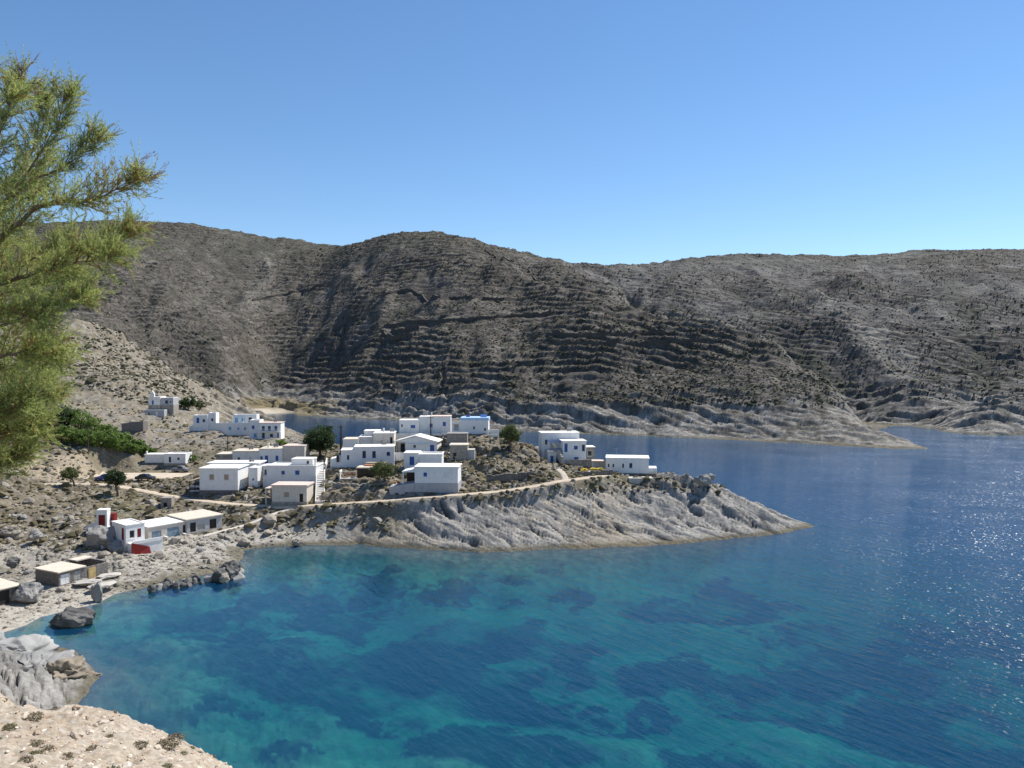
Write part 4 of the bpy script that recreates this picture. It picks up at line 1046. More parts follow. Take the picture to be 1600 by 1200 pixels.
r_, w, dp = house('h_stoneU', 'stone_house', 'bare grey stone house with a flat roof, upper of the two beside the dry slope', 'house', 'bare stone houses')
volume(r_, 0, 0, 0, w, 4.4, 2.9, wall=STONE, roof=simple('grey_roof', (.27, .25, .24), var=.15), over=.1, found=1.5)
r_, w, dp = house('h_stoneL', 'stone_house', 'bare tan stone house with pale slab roof and right lean-to, lower of the two', 'house', 'bare stone houses')
volume(r_, 0, 0, 0, w * .72, 4.4, 3.6, wall=STONE, roof=ROOFB, over=.18, found=1.5, F=((1.2, .2, .8, 1.6, 'dark'),))
volume(r_, w * .72 + .02, .5, -.3, w * .28, 3.4, 2.6, wall=GREYW, roof=CONC, over=.05, found=1.5, wname='lean_to_wall')

r_, w, dp = house('h_mid', 'cottage', 'white cottage with one blue door and rounded white roof edge, right behind the roadside house')
volume(r_, 0, 0, 0, 3.4, 5, 3.4, F=((1.9, .8, 1.1, 2.0, 'door'),), roof=ROOFW, over=.1, th=.3, found=2)
volume(r_, 3.42, .5, 0, w - 3.42, 5.4, 3.0, roof=ROOFW, over=.1, th=.4, found=2, wname='right_wall', parapet=.35)

r_, w, dp = house('h_front', 'roadside_house', 'white roadside house with one blue window, grey base and a shaded lean-to on its left')
volume(r_, 0, 0, 1.9, w, 6.0, 3.3, roof=ROOFW, F=((2.3, 1.3, .95, 1.05, 'blue'), (7.0, 1.3, 1.1, 1.1, 'white')), over=.18, th=.28, found=0)
m = MB(); m.box(-.05, w + .05, -.05, 6, -1.5, 1.898); m.build('grey_base', GREYW, r_)
m = MB(); m.prism([(-2.9, .3), (-.02, .3), (-.02, 5), (-2.9, 5)], 4.15, [4.3, 4.9, 4.9, 4.3]); m.build('lean_to_roof', WHITE, r_)
m = MB(); m.box(-2.8, -2.5, .5, .8, 0, 4.1); m.build('post', WHITE2, r_)
m = MB(); m.box(-2.6, -.02, 4.5, 4.8, 0, 4.1); m.build('lean_to_wall', DARKW, r_)
m = MB(); m.prism([(-5.6, -.2), (-.06, -.2), (-.06, 4.4), (-5.6, 4.4)], -1.8, [1.0, 1.9, 1.9, 1.0]); m.build('terrace', GREYW, r_, bevel=.05)

r_, w, dp = house('h_shed', 'shed', 'brown boarded shed with a thatched awning, half hidden behind the small tree', 'shed', None)
volume(r_, 0, 0, 0, w, 3.5, 3.0, wall=DARKW, roof=ROOFB, over=.2, th=.3, found=1, F=((2.4, .1, 2.4, 1.6, 'dark'),))
m = MB(); m.box(1.2, 6.2, 3.7, 6.0, 3.7, 3.85); m.build('awning', WOOD, r_)
m = MB(); m.box(1.2, 6.2, 2.0, 3.6, 3.45, 3.55); m.build('lower_awning', TERRA, r_)
for x in (1.3, 6.0): 
    m = MB(); m.box(x, x + .12, 5.8, 5.92, 0, 3.698); m.build('post', WOOD, r_)

r_, w, dp = house('h_two', 'villa', 'tall white two-storey villa with a blue pergola balcony, above the yellow heaps')
volume(r_, 3.6, 0, 0, w - 3.6, 5.0, 5.6, roof=ROOFW, F=((.8, 3.1, .8, 2.1, 'door'), (3.3, 3.6, 1.1, 1.1, 'blue'), (5.2, 3.3, .75, 1.6, 'bglass'), (3.4, .6, 1.3, 1.3, 'blue')), over=.2, th=.28, found=2)
volume(r_, -1.0, 5.02, 0, w + .2, 5.5, 7.3, roof=ROOFW, Lf=((2.5, 4.6, .9, 1.1, 'glass'),), F=((1.2, 4.4, .8, 1.4, 'glass'),), over=.15, found=2, wname='rear_wall')
volume(r_, 0, .8, 0, 3.58, 4.2, 3.0, wall=WHITE2, F=((1.0, .1, .8, 2.0, 'door'), (2.5, .1, .9, 2.1, 'bglass')), roof=CONC, over=.1, found=2, wname='lower_wall')
posts_roof(r_, .1, 3.5, .9, 5.0, 3.1, 5.4, BLUE, WHITE, slats=7)
m = MB(); m.box(.05, 3.5, .82, .9, 3.8, 3.9)
for k in range(9): m.box(.1 + k * .41, .15 + k * .41, .83, .88, 3.22, 3.798)
m.build('railing', BLUE, r_)
volume(r_, w + .02, 1.5, 0, 2.4, 3.5, 4.0, wall=STONE, roof=ROOFW, over=.25, th=.18, F=((1.2, 1.8, 1.2, 1.4, 'glass'),), found=2, wname='annex_wall')
m = MB(); m.box(4.2, w + 3.4, -2.0, -1.6, -2.2, 1.4); m.build('terrace_wall', STONE, r_)
m = MB(); m.box(4.2, w + 3.4, -1.6, -.02, -2.2, .3); m.build('terrace_floor', CONC, r_)

r_, w, dp = house('h_right', 'low_white_house', 'long low white house with four small dark windows, last one towards the point')
volume(r_, 0, 0, .5, w, 6.0, 3.4, roof=ROOFW, F=((.6, 1.3, .5, .9, 'glass'), (1.7, 1.3, .5, .9, 'glass'), (4.0, 1.2, .5, 1.1, 'glass'), (5.8, 1.3, .7, 1.1, 'bglass')), over=.15, th=.25, found=0)
m = MB(); m.box(-.1, w + 2.0, -.1, 6.1, -2.0, .498); m.build('stone_base', DSTONE, r_)
m = MB(); m.box(w + .002, w + 1.9, 1.0, 5.0, .5, 1.7); m.build('cistern', WHITE, r_, bevel=.05)
posts_roof(r_, -3.4, -.1, 2.5, 5.0, -.5, 2.9, ROOFP, WHITE)
m = MB(); m.box(-3.3, -.1, 5.0, 5.2, -.5, 2.8); m.build('back_wall', WHITE2, r_)

# roof clutter: water tanks, pots, aerials, steps of old plaster
def roof_tank(key, x, y, z, r=.42, L_=1.2):
    m = MB(); m.tube([(x - L_ / 2, y, z + r + .12), (x + L_ / 2, y, z + r + .12)], [r, r], 12); m.build('water_tank', METAL, ROOTS[key], smooth=False)
    m = MB(); m.box(x - .45, x - .35, y - r, y + r, z, z + .14); m.box(x + .35, x + .45, y - r, y + r, z, z + .14); m.build('tank_stand', METAL, ROOTS[key])
def aerial(key, x, y, z, h=1.8):
    m = MB(); m.tube([(x, y, z), (x, y, z + h)], [.035, .03], 5); m.box(x - .5, x + .5, y - .02, y + .02, z + h - .12, z + h - .08); m.box(x - .3, x + .3, y - .02, y + .02, z + h - .42, z + h - .38); m.build('aerial', METAL, ROOTS[key])
for a_ in [('h_big', 8.5, 10.5, 6.25), ('h_rowR', 3.4, 3.6, 5.22), ('h_upper', 12.6, 1.4, 6.02), ('h_two', 6.8, 8.6, 7.52), ('h_balc', 8.0, 3.4, 5.82), ('h_rowL', 8.0, 3.6, 4.6), ('h_long', 13.0, 3.6, 5.1), ('h_top', 6.8, 4.0, 4.72)]: roof_tank(*a_)
for a_ in [('h_big', 1.0, 11.0, 6.25), ('h_blue', 6.4, 4.8, 6.94), ('h_two', 1.0, 7.6, 7.52), ('h_long', 7.2, 4.0, 5.1), ('h_gable', 1.6, 4.5, 3.6), ('h_front', 8.4, 4.8, 5.48), ('h_right', 2.4, 4.8, 4.15), ('h_tan', 1.0, 3.8, 3.75)]: aerial(*a_)
for key, pts_ in {'h_front': [(-4.6, 1.2, 1.4), (-4.0, 1.5, 1.5), (-3.5, 1.0, 1.5)], 'h_gable': [(1.0, -1.6, .02), (4.0, -1.7, .02), (6.2, -1.6, .02)], 'h_two': [(5.6, -1.2, .3), (7.0, -1.0, .3)]}.items():
    for (x_, y_, z_) in pts_:
        m = MB(); m.tube([(x_, y_, z_), (x_, y_, z_ + .5)], [.18, .26], 8); m.build('flower_pot', TERRA, ROOTS[key])

# cistern slab in front of the last house
a = P(983, 752, 174)
m = MB(); m.box(0, 5.6, 0, 3.0, -1.2, .7); 
o = m.build('cistern_slab', CONC, bevel=.06); o.location = a; tag(o, 'flat white-topped cistern set in the rock just below the last low white house', 'cistern')
# ------------------------------------------------------------------ boathouses on the shore
def bh(key, name, label, cat='boathouse', group='boathouses on the shore'):
    x, y, yw, w, dp, z = BH[key]
    return empty(name, (x, y, z), math.radians(yw), label, cat, group), w, dp
r_, w, dp = bh('tower', 'red_door_boathouse', 'white two-storey boathouse with red doors and a red slanted gate at the waterside', 'boathouse')
# its camera-facing wall is the left gable; the front looks out to sea
volume(r_, 0, 0, 0, w, dp, 5.0, Lf=((4.7, 2.3, 1.0, 2.2, 'reddoor'),), F=((1.1, 2.6, 1.0, 1.5, 'glass'), (2.4, 2.6, .7, 1.6, 'reddoor')), parapet=.2, over=.08, found=1.2)
m = MB(); m.prism([(.2, -2.3), (w + 2.3, -2.3), (w + 2.3, -.02), (.2, -.02)], -.6, 1.9); m.build('lower_terrace', WHITE, r_, bevel=.04)
m = MB(); m.box(.2, w + 2.3, -2.4, -2.2, 1.902, 2.5); m.build('parapet', WHITE, r_)
m = MB(); m.v = [(-.1, -2.5, -.4), (w - .2, -3.2, -.3), (w - .2, -2.42, -.3), (-.1, -2.42, -.4), (-.1, -2.5, 2.3), (w - .3, -2.6, 1.1), (w - .3, -2.42, 1.1), (-.1, -2.42, 2.3)]
m.f = [(0, 1, 5, 4), (1, 2, 6, 5), (2, 3, 7, 6), (3, 0, 4, 7), (4, 5, 6, 7), (3, 2, 1, 0)]
m.build('slanted_gate', RED, r_)
m = MB(); m.prism([(-.02, dp - 1.2), (-.02, dp), (-2.2, dp + .4), (-2.2, dp - .8)], .4, 2.6); m.build('rock_shelf', WHITE, r_, bevel=.1)
m = MB(); m.prism([(-.3, 4.5), (-.02, 4.5), (-.02, -.2), (-.3, -.2)], -.6, [.6, .6, 2.6, 2.6]); m.build('stair_wall', GREYW, r_)

a = P(151, 824, 147)
o = empty('privy', a, math.radians(8), 'tiny white outhouse with a red door, on the whitewashed rock above the boathouse', 'outhouse')
volume(o, 0, 0, 0, 1.9, 1.8, 3.1, F=((.95, .3, 1.2, 2.1, 'reddoor'),), over=.05, th=.3, found=1.5, fmat=WHITE)
m = MB(); m.prism([(-2.1, .2), (-.02, .2), (-.02, 2), (-2.1, 2)], -1.0, [.2, 1.2, 1.2, .2]); m.build('ramp', WHITE, o, bevel=.05)
a = P(168, 822, 149)
o = empty('red_shed', a, 0, 'small red painted shed to the right of the white outhouse', 'shed')
volume(o, 0, 0, 0, 1.3, 1.2, 2.3, wall=RED, roof=RED, over=.05, th=.12, found=1.2, F=((.65, .2, .7, 1.6, 'reddoor'),))

r_, w, dp = bh('row1', 'row_boathouse', 'low boathouse with broad white roof and faded blue boat doors, beside the red-gated one')
volume(r_, 0, 0, -.1, w, dp, 2.7, wall=CREAM, roof=ROOFW, F=((1.6, .1, 2.0, 1.8, 'bluegate'), (5.0, .1, 2.6, 2.0, 'bluegate'), (7.6, .1, 1.2, 2.0, 'dark')), over=.15, th=.2, found=1.2)
for q in (2.9, 6.6):
    m = MB(); m.box(q, q + .35, -1.6, -.02, -.9, .5); m.build('slipway_wall', WHITE2, r_)
r_, w, dp = bh('row2', 'row_boathouse', 'low boathouse with beige roof and two black door openings, farthest of the shore row')
volume(r_, 0, 0, 0, w, dp, 2.6, wall=GREYW, roof=ROOFB, F=((1.3, .1, 1.2, 1.9, 'dark'), (3.0, .2, 1.6, 1.2, 'grey'), (5.6, .1, 1.5, 2.0, 'dark')), over=.25, th=.25, found=1.2)

r_, w, dp = bh('stone', 'stone_boathouse', 'dark stone boathouse with half its beige roof fallen in, beside the broken slipway slabs')
volume(r_, 0, 0, 0, w * .50, dp, 2.1, wall=DSTONE, roof=ROOFB, F=((1.1, .1, 1.6, 1.6, 'white'), (3.2, .1, 1.3, 1.6, 'grey')), over=.25, th=.22, found=1, fmat=DSTONE)
x0 = w * .5 + .02
m = MB(); m.box(x0, w, 0, .45, -.8, 1.9); m.box(w - .45, w, .452, dp, -.8, 2.2); m.box(x0, w - .452, dp - .45, dp, -.8, 2.1); m.build('roofless_wall', DSTONE, r_)
m = MB(); m.box(x0 + 1.4, w + .1, dp - 2.0, dp + .2, 2.21, 2.40); m.build('broken_roof', ROOFB, r_)
m = MB(); m.box(x0 + .7, x0 + 2.0, -.1, -.01, .0, 1.7); m.build('plank_door', simple('yellow_wood', (.42, .31, .14), var=.2), r_)
for k in range(4):
    m = MB(); m.tube([(x0 + .5 + k * .9, .2, 2.0), (x0 + .6 + k * .9, dp - .2, 2.15)], [.07, .06], 6); m.build('roof_beam', DARKW, r_)
r_, w, dp = bh('far', 'open_boathouse', 'open boathouse with a dark mouth and pale roof beside the rounded grey boulder')
volume(r_, 0, 0, 0, w, dp, 2.3, wall=DSTONE, roof=ROOFB, F=((2.6, 0, 3.2, 2.1, 'dark'), (6.8, 0, 2.6, 2.1, 'dark')), over=.25, th=.2, found=.8)

# ------------------------------------------------------------------ tracks laid on the ground
TM = {'dirt_road': simple('dirt', (.47, .39, .29), var=.12, scale=.8, bump=.3), 'concrete_path': simple('path_concrete', (.56, .52, .45), var=.1, bump=.2), 'lane': simple('lane_dirt', (.42, .37, .30), var=.12)}
for nm, w, tp in TS:
    v = []; f = []
    for k, q in enumerate(tp):
        t = tp[min(k + 1, len(tp) - 1)] - tp[max(k - 1, 0)]
        n = np.array([-t[1], t[0]]); n /= np.hypot(*n)
        hw = w / 2 * (1 + .18 * float(fbm(np.array([k * .13]), np.array([3.3]), 3, 77)[0]))
        for s_, dz in ((-1, -.35), (-.97, .06), (-.4, .09), (.4, .09), (.97, .06), (1, -.35)):
            v.append((q[0] + n[0] * hw * s_, q[1] + n[1] * hw * s_, q[2] + dz))
    for k in range(len(tp) - 1):
        for c in range(5): f.append((k * 6 + c, k * 6 + c + 1, (k + 1) * 6 + c + 1, (k + 1) * 6 + c))
    o = mesh_from(nm, np.array(v), np.array(f), TM[nm], kind='structure', smooth=True)
# car park
a = P(128, 752, 197)
g = np.array([(a[0] - 1 + i_ * 1.0, a[1] + j_ * 1.0) for j_ in range(13) for i_ in range(27)])
gz_ = ground(g[:, 0], g[:, 1]) + .05
edge = np.array([1 if (i_ in (0, 26) or j_ in (0, 12)) else 0 for j_ in range(13) for i_ in range(27)])
jit = rng.normal(0, .25, (len(g), 2)) * edge[:, None]
o = mesh_from('car_park', np.column_stack([g + jit, gz_ - edge * .3]), np.array([(j_ * 27 + i_, j_ * 27 + i_ + 1, (j_ + 1) * 27 + i_ + 1, (j_ + 1) * 27 + i_) for j_ in range(12) for i_ in range(26)]),
              simple('car_park_dust', (.50, .42, .32), var=.12, scale=.5), kind='structure')

# ------------------------------------------------------------------ dry stone walls, stairs
def stone_wall(name, pts2, h, th, label, mat=STONE, group=None, course=.35, zb=None):
    """a wall of individual rough stones joined as one face would be too many: rough block rows with uneven tops"""
    pa = np.array(pts2, float)
    L_ = [0]
    for k in range(len(pa) - 1): L_.append(L_[-1] + np.hypot(*(pa[k + 1, :2] - pa[k, :2])))
    root = empty(name, (pa[0, 0], pa[0, 1], pa[0, 2]), 0, label, 'wall', group)
    rr = random.Random(len(label)); m = MB(); o0 = pa[0]
    u = 0
    cap = MB()
    while u < L_[-1]:
        k = max(i_ for i_ in range(len(L_) - 1) if L_[i_] <= u); t = (u - L_[k]) / (L_[k + 1] - L_[k])
        p = pa[k] + (pa[k + 1] - pa[k]) * t; d_ = (pa[k + 1, :2] - pa[k, :2]); d_ /= np.hypot(*d_); n = (-d_[1], d_[0])
        wl = rr.uniform(.45, .9); z = -.8
        while z < h + rr.uniform(-.15, .12):
            hh = rr.uniform(.22, .42); j0 = rr.uniform(-.05, .06); a0 = .015; 
            ps = [(p[0] - o0[0] + d_[0] * (a0 + q) + n[0] * s_, p[1] - o0[1] + d_[1] * (a0 + q) + n[1] * s_) for q, s_ in ((0, -th / 2 + j0), (wl - .04, -th / 2 + j0 + rr.uniform(-.04, .04)), (wl - .04, th / 2), (0, th / 2))]
            m.prism(ps, p[2] - o0[2] + z, p[2] - o0[2] + z + hh - .03); z += hh
        u += wl
    o = m.build('stonework', mat, root); o['kind'] = 'stuff'
    return root
stone_wall('stone_wall', [P(898, 746, 175), P(925, 745, 175.5), P(952, 743, 176.5)], 1.2, .7, 'dark dry stone retaining wall holding up the terrace with yellow things, below the villa', DSTONE)
stone_wall('stone_wall', [P(862, 700, 192), P(872, 712, 189), P(878, 722, 186)], 1.3, .5, 'pale stone wall slanting down the slope left of the villa', CONC)
stone_wall('stone_wall', [P(760, 748, 172), P(800, 745, 173), P(845, 741, 174)], .7, .6, 'long low dry stone terrace wall across the slope above the road', DSTONE)
stone_wall('stone_wall', [P(520, 762, 171), P(560, 765, 170), P(606, 762, 170)], 1.1, .6, 'stone retaining wall under the small tree beside the road')
stone_wall('stone_wall', [P(152, 764, 183), P(176, 766, 181)], .9, .6, 'reddish-topped stone kerb wall beside the dirt road below the two small trees')
stone_wall('stone_wall', [P(270, 775, 179), P(300, 784, 173), P(372, 787, 171.5)], .8, .6, 'dark stone wall along the road in front of the tall white house', DSTONE)
stone_wall('stone_wall', [P(383, 782, 171), P(392, 765, 177), P(402, 752, 183)], .9, .6, 'pale rubble wall climbing between the tall white house and the tan one', CONC)

def stairs(name, p0, p1, w, n, label, mat):
    a, b = Vector(p0), Vector(p1)
    ang_ = math.atan2(b.y - a.y, b.x - a.x)
    o = empty(name, a, ang_ - math.pi / 2, label, 'stairs')
    L_ = math.hypot(b.x - a.x, b.y - a.y); H_ = b.z - a.z
    base = MB(); base.box(-w / 2 - .15, w / 2 + .15, 0, .02, -1.5, -.5)
    for k in range(n):
        m = MB(); y0 = L_ * k / n; z0 = H_ * (k + 1) / n
        m.box(-w / 2, w / 2, y0 + .002, y0 + L_ / n, z0 - 1.1, z0); m.build('step', mat, o, bevel=.015)
    for s_ in (-1, 1):
        m = MB(); xx = s_ * (w / 2 + .12)
        m.prism([(xx - .1, 0), (xx + .1, 0), (xx + .1, L_), (xx - .1, L_)], -1.2, [.3, .3, H_ + .3, H_ + .3]); m.build('side_wall', mat, o)
pa = P(500, 785, 166); pb = P(501, 737, 181)
stairs('stairs', pa, (pb[0], pb[1], pb[2] + .3), 1.6, 17, 'long straight flight of pale steps climbing from the road to the big dark tree', STEPM)
pa = P(596, 780, 164.5); pb = P(597, 765, 168)
stairs('stairs', pa, pb, 1.1, 7, 'short flight of grey steps up from the road under the small tree', CONC)

# patio with patterned balustrade
a = P(532, 748, 176)
o = empty('patio', a, math.radians(4), 'patio behind a pierced reddish balustrade, left of the brown shed', 'patio')
m = MB(); m.box(0, 3.6, 0, 3.5, -1.2, 0); m.build('patio_floor', CONC, o)
m = MB(); m.box(0, 3.4, -.12, 0, 1.5, 1.62); m.box(0, 3.4, -.12, 0, .5, .6); m.build('rail', WHITE2, o)
for k in range(12):
    m = MB(); m.box(.1 + k * .28, .24 + k * .28, -.1, -.02, .602, 1.498); m.build('baluster', TERRA, o)
m = MB(); m.box(-.3, -.05, -.2, 3, -1.2, 1.8); m.build('side_wall', WHITE, o)

# ------------------------------------------------------------------ cars
def car(name, loc, rz, paint, label, pickup=False):
    o = empty(name, loc, rz, label, 'car', 'parked cars')
    Lc, Wc = 4.2, 1.7
    prof = [(-2.1, .35), (-2.12, .62), (-2.0, .86), (-1.15, .95), (-.55, 1.42), (.9, 1.46), (1.65, 1.0), (2.05, .92), (2.12, .6), (2.1, .33)]
    if pickup: prof = [(-2.1, .4), (-2.12, .7), (-2.0, .95), (-1.2, 1.02), (-.7, 1.55), (.35, 1.58), (.55, 1.02), (2.1, 1.0), (2.12, .6), (2.1, .4)]
    bm = bmesh.new(); rows = []
    for yy, sx in ((-Wc / 2, .97), (-Wc / 2 + .06, 1), (0, 1.01), (Wc / 2 - .06, 1), (Wc / 2, .97)):
        rows.append([bm.verts.new((x * sx, yy * (1 if z < 1.0 else .84), z if abs(yy) < Wc / 2 - .01 else .35 + (z - .35) * .96)) for x, z in prof])
    for a_, b_ in zip(rows[:-1], rows[1:]):
        for k in range(len(prof)):
            k2 = (k + 1) % len(prof); bm.faces.new((a_[k], a_[k2], b_[k2], b_[k]))
    bm.faces.new(rows[0][::-1]); bm.faces.new(rows[-1])
    bmesh.ops.recalc_face_normals(bm, faces=bm.faces)
    for f in bm.faces: f.smooth = False
    me = bpy.data.meshes.new('body'); bm.to_mesh(me); bm.free(); me.materials.append(paint)
    b = bpy.data.objects.new('body', me); COL.objects.link(b); b.parent = o
    for s_ in (-1, 1):
        m = MB(); yy = s_ * (Wc / 2 - .085)
        hi = 1.36 if not pickup else 1.46; r1 = .75 if not pickup else .25
        m.v = [(-.98, yy + s_ * .03, 1.0), (r1 + .55 if not pickup else r1 + .1, yy + s_ * .03, 1.02), (r1, yy - s_ * .045, hi), (-.5, yy - s_ * .045, hi)]; m.f = [(0, 1, 2, 3)]
        m.build('side_window', GLASS, o)
    m = MB(); m.v = [(-1.17, -.66, .985), (-1.17, .66, .985), (-.6, .60, 1.40), (-.6, -.60, 1.40)]; m.f = [(0, 1, 2, 3)]; m.build('windscreen', GLASS, o)
    for x in (-1.3, 1.3):
        for s_ in (-1, 1):
            m = MB(); m.tube([(x, s_ * .62, .32), (x, s_ * .87, .32)], [.32, .32], 14); wh = m.build('wheel', simple('tyre', (.02, .02, .02), bump=0), o)
            m = MB(); m.tube([(x, s_ * .868, .32), (x, s_ * .885, .32)], [.18, .17], 10); m.build('rim', METAL, wh)
    for s_ in (-.6, .6):
        m = MB(); m.box(-2.14, -2.09, s_ - .14, s_ + .14, .64, .78); m.build('headlight', GLASS, o)
        m = MB(); m.box(2.09, 2.14, s_ - .14, s_ + .14, .68, .84); m.build('tail_light', RED, o)
    return o
def carpaint(n, c): 
    m = simple(n, c, rough=.25, var=.03, bump=0, spec=.5); m.node_tree.nodes['Principled BSDF'].inputs['Coat Weight'].default_value = .5; return m
for (px, py, d, rz, pn, pc, lab, pk) in [
    (165, 751, 197, 4, 'blue_car_paint', (.02, .06, .26), 'dark blue hatchback parked behind the right-hand small tree in the car park', False),
    (227, 751, 197, 176, 'black_car_paint', (.015, .016, .02), 'black car parked alone in the middle of the car park', False),
    (282, 738, 205, 172, 'grey_car_paint', (.16, .165, .17), 'grey pickup parked near the small low white house', True)]:
    x, y, z = hit(px, py); car('parked_car', (x, y, gz(x, y) + .06), math.radians(rz), carpaint(pn, pc), lab, pk).scale = (1.1, 1.1, 1.15)

# ------------------------------------------------------------------ utility poles
def pole(px, py, d, h, label, arm=True):
    x, y, z = hit(px, py)
    o = empty('utility_pole', (x, y, z), random.uniform(-.4, .4), label, 'pole', 'wooden utility poles')
    m = MB(); m.tube([(0, 0, -.8), (0, 0, h * .5), (.03, 0, h)], [.17, .14, .10], 8); m.build('shaft', DARKW, o)
    if arm:
        m = MB(); m.box(-.8, .8, -.15, -.05, h - .6, h - .48); m.build('crossarm', DARKW, o)
        for q in (-.7, 0, .7):
            m = MB(); m.tube([(q, -.1, h - .478), (q, -.1, h - .28)], [.05, .035], 6); m.build('insulator', GLASS, o)
pole(138, 709, 209, 7.8, 'tall dark pole standing on the slope in front of the green thicket')
pole(532, 712, 192, 8.0, 'dark pole in front of the long white house, right of the big dark tree')
pole(533.5, 700, 205, 6.5, 'thinner pole close behind the one by the long white house', False)
pole(673, 682, 204, 5.6, 'dark pole in front of the white hilltop house')
pole(356, 707, 222, 5.0, 'short stout pole on the rocks behind the terraced row', False)
pole(791, 690, 205, 7.0, 'pole rising behind the round tree on the dry slope')

# ------------------------------------------------------------------ rocks and boulders
ROCKM = simple('boulder_grey', (.26, .25, .235), var=.25, scale=.7, bump=.8, bscale=1.6, stain=(.20, .19, .17))
ROCKD = simple('boulder_dark', (.10, .097, .092), var=.3, scale=.7, bump=.8, bscale=1.6, stain=(.26, .25, .23))
ROCKT = simple('boulder_tan', (.30, .265, .215), var=.25, scale=.7, bump=.8, bscale=1.6, stain=(.24, .21, .17))
def rock_mesh(name, mat, seed, sub=3, flat=1.0, rough=.35):
    bm = bmesh.new(); bmesh.ops.create_icosphere(bm, subdivisions=sub, radius=1)
    rr = np.random.default_rng(seed)
    co = np.array([v.co[:] for v in bm.verts])
    for k in range(14):           # cleave with planes so it has facets and edges
        n = rr.normal(size=3); n /= np.linalg.norm(n); dd = rr.uniform(.55, .9)
        s_ = co @ n; co -= np.outer(np.maximum(0, s_ - dd), n) * .92
    co *= (1 + rough * .35 * (noise(co[:, 0] * 1.7 + seed, co[:, 1] * 1.7 + co[:, 2], seed) + .5 * noise(co[:, 0] * 4 + seed, co[:, 2] * 4 + co[:, 1], seed + 1) - .35 * (1 - sm(0, .12, np.abs(noise(co[:, 0] * 2.4 + co[:, 1] * 1.1, co[:, 2] * 1.5 + seed, seed + 3))))))[:, None]
    co[:, 2] *= flat
    for v, c_ in zip(bm.verts, co): v.co = c_
    me = bpy.data.meshes.new(name); bm.to_mesh(me); bm.free(); me.materials.append(mat)
    return me
def boulder(px, py, d, sx, sy, sz, rz, mat, label, seed, name='boulder', group=None, sub=4, sink=.25, z=None, flat=1.0, tilt=(0, 0), rough=.7):
    x, y, zz = P(px, py, d)
    if z is None: z = zz
    o = bpy.data.objects.new(name, rock_mesh(name, mat, seed, sub, flat, rough)); COL.objects.link(o)
    o.location = (x, y, z + sz * (1 - sink)); o.scale = (sx, sy, sz); o.rotation_euler = (tilt[0], tilt[1], rz)
    return tag(o, label, 'boulder', group)
boulder(160, 866, 142, 4.2, 3.4, 3.3, .3, ROCKM, 'huge grey boulder with a shaded dark face beside the red-doored boathouse', 5, sink=.35)
boulder(186, 872, 139.5, 2.2, 1.8, 2.4, 1.1, ROCKM, 'smaller slanting boulder wedged between the huge one and the red-doored boathouse', 8, sink=.4)
boulder(42, 944, 114, 2.3, 2.1, 2.3, .6, ROCKM, 'rounded grey boulder standing by the mouth of the open boathouse', 11, sink=.3)
boulder(120, 979, 106, 3.0, 1.6, 1.7, .1, ROCKD, 'jagged streaked rock standing in the shallows off the beach', 14, sink=.45, z=-.2)
boulder(96, 982, 106.5, 1.6, 1.0, .8, .4, ROCKD, 'low dark slab leaning against the jagged rock in the shallows', 15, sink=.4, z=-.1)
boulder(152, 948, 116, 1.0, .8, 1.8, .3, ROCKM, 'upright pointed grey rock at the edge of the water', 17, sink=.3, z=0)
boulder(20, 886, 131, 1.3, 1.1, 1.0, .2, ROCKD, 'dark rounded boulder on the scree above the stone boathouse', 19)
boulder(55, 845, 143, 1.6, 1.2, 1.3, 1.2, ROCKM, 'grey boulder with a pointed top on the dry slope', 21)
boulder(15, 838, 146, 2.2, 1.5, 1.2, .2, ROCKT, 'pale flat-topped boulder on the dry slope near the left edge', 22)
boulder(1100, 757, 171, 2.2, 1.4, 1.5, .2, ROCKM, 'dark-sided boulder perched on the ridge of the point', 23, sink=.4)
boulder(1110, 748, 173, 1.2, 1.0, .9, .9, ROCKM, 'small boulder behind the one perched on the ridge', 24, sink=.3)
boulder(465, 850, 153, 1.2, .8, .8, .2, ROCKT, 'pale block at the waterline below the road', 25, sink=.3, z=.1)
for k, (px, py, sx) in enumerate([(138, 913, 3.0), (168, 903, 2.2), (160, 918, 2.6)]):
    d = D(py, .9)
    boulder(px, py, d, sx, 1.4, .45, .5 + k * .3, CONC, ['flat pale slab of the broken slipway nearest the upright rock', 'flat slab lying against the stone boathouse end', 'wide tilted slipway slab beside the shingle'][k], 27 + k, name='slab', sub=3, sink=.2)
# dark breakwater of tumbled rocks
rr = random.Random(4); jm = [rock_mesh('breakwater_rock', ROCKD if k % 5 else ROCKM, 40 + k, 3) for k in range(6)]
for k in range(46):
    t = rr.random() ** .85; px = 226 + t * 146; py = 922 - t * 24 + rr.uniform(-5, 5)
    sz = rr.uniform(.45, 1.0) * (1.0 + .9 * (t > .8))
    x, y = W(px, py); o = bpy.data.objects.new('breakwater_rock', jm[k % 6]); COL.objects.link(o)
    o.location = (x, y, rr.uniform(-.1, .35)); o.scale = (sz * rr.uniform(.9, 1.5), sz, sz * rr.uniform(.7, 1.1)); o.rotation_euler = (rr.uniform(0, 6), rr.uniform(0, 6), rr.uniform(0, 6))
    tag(o, 'dark tumbled rock in the short breakwater that runs out from the shingle', 'rock', 'rocks of the breakwater')
boulder(362, 899, D(899, .5), 1.7, 1.3, 1.9, .3, ROCKD, 'largest dark block at the seaward end of the breakwater', 33, sink=.5, z=.1)
boulder(351, 908, D(908, .2), .9, .8, .9, .9, ROCKT, 'single pale block in front of the breakwater end', 34, sink=.4, z=.1)
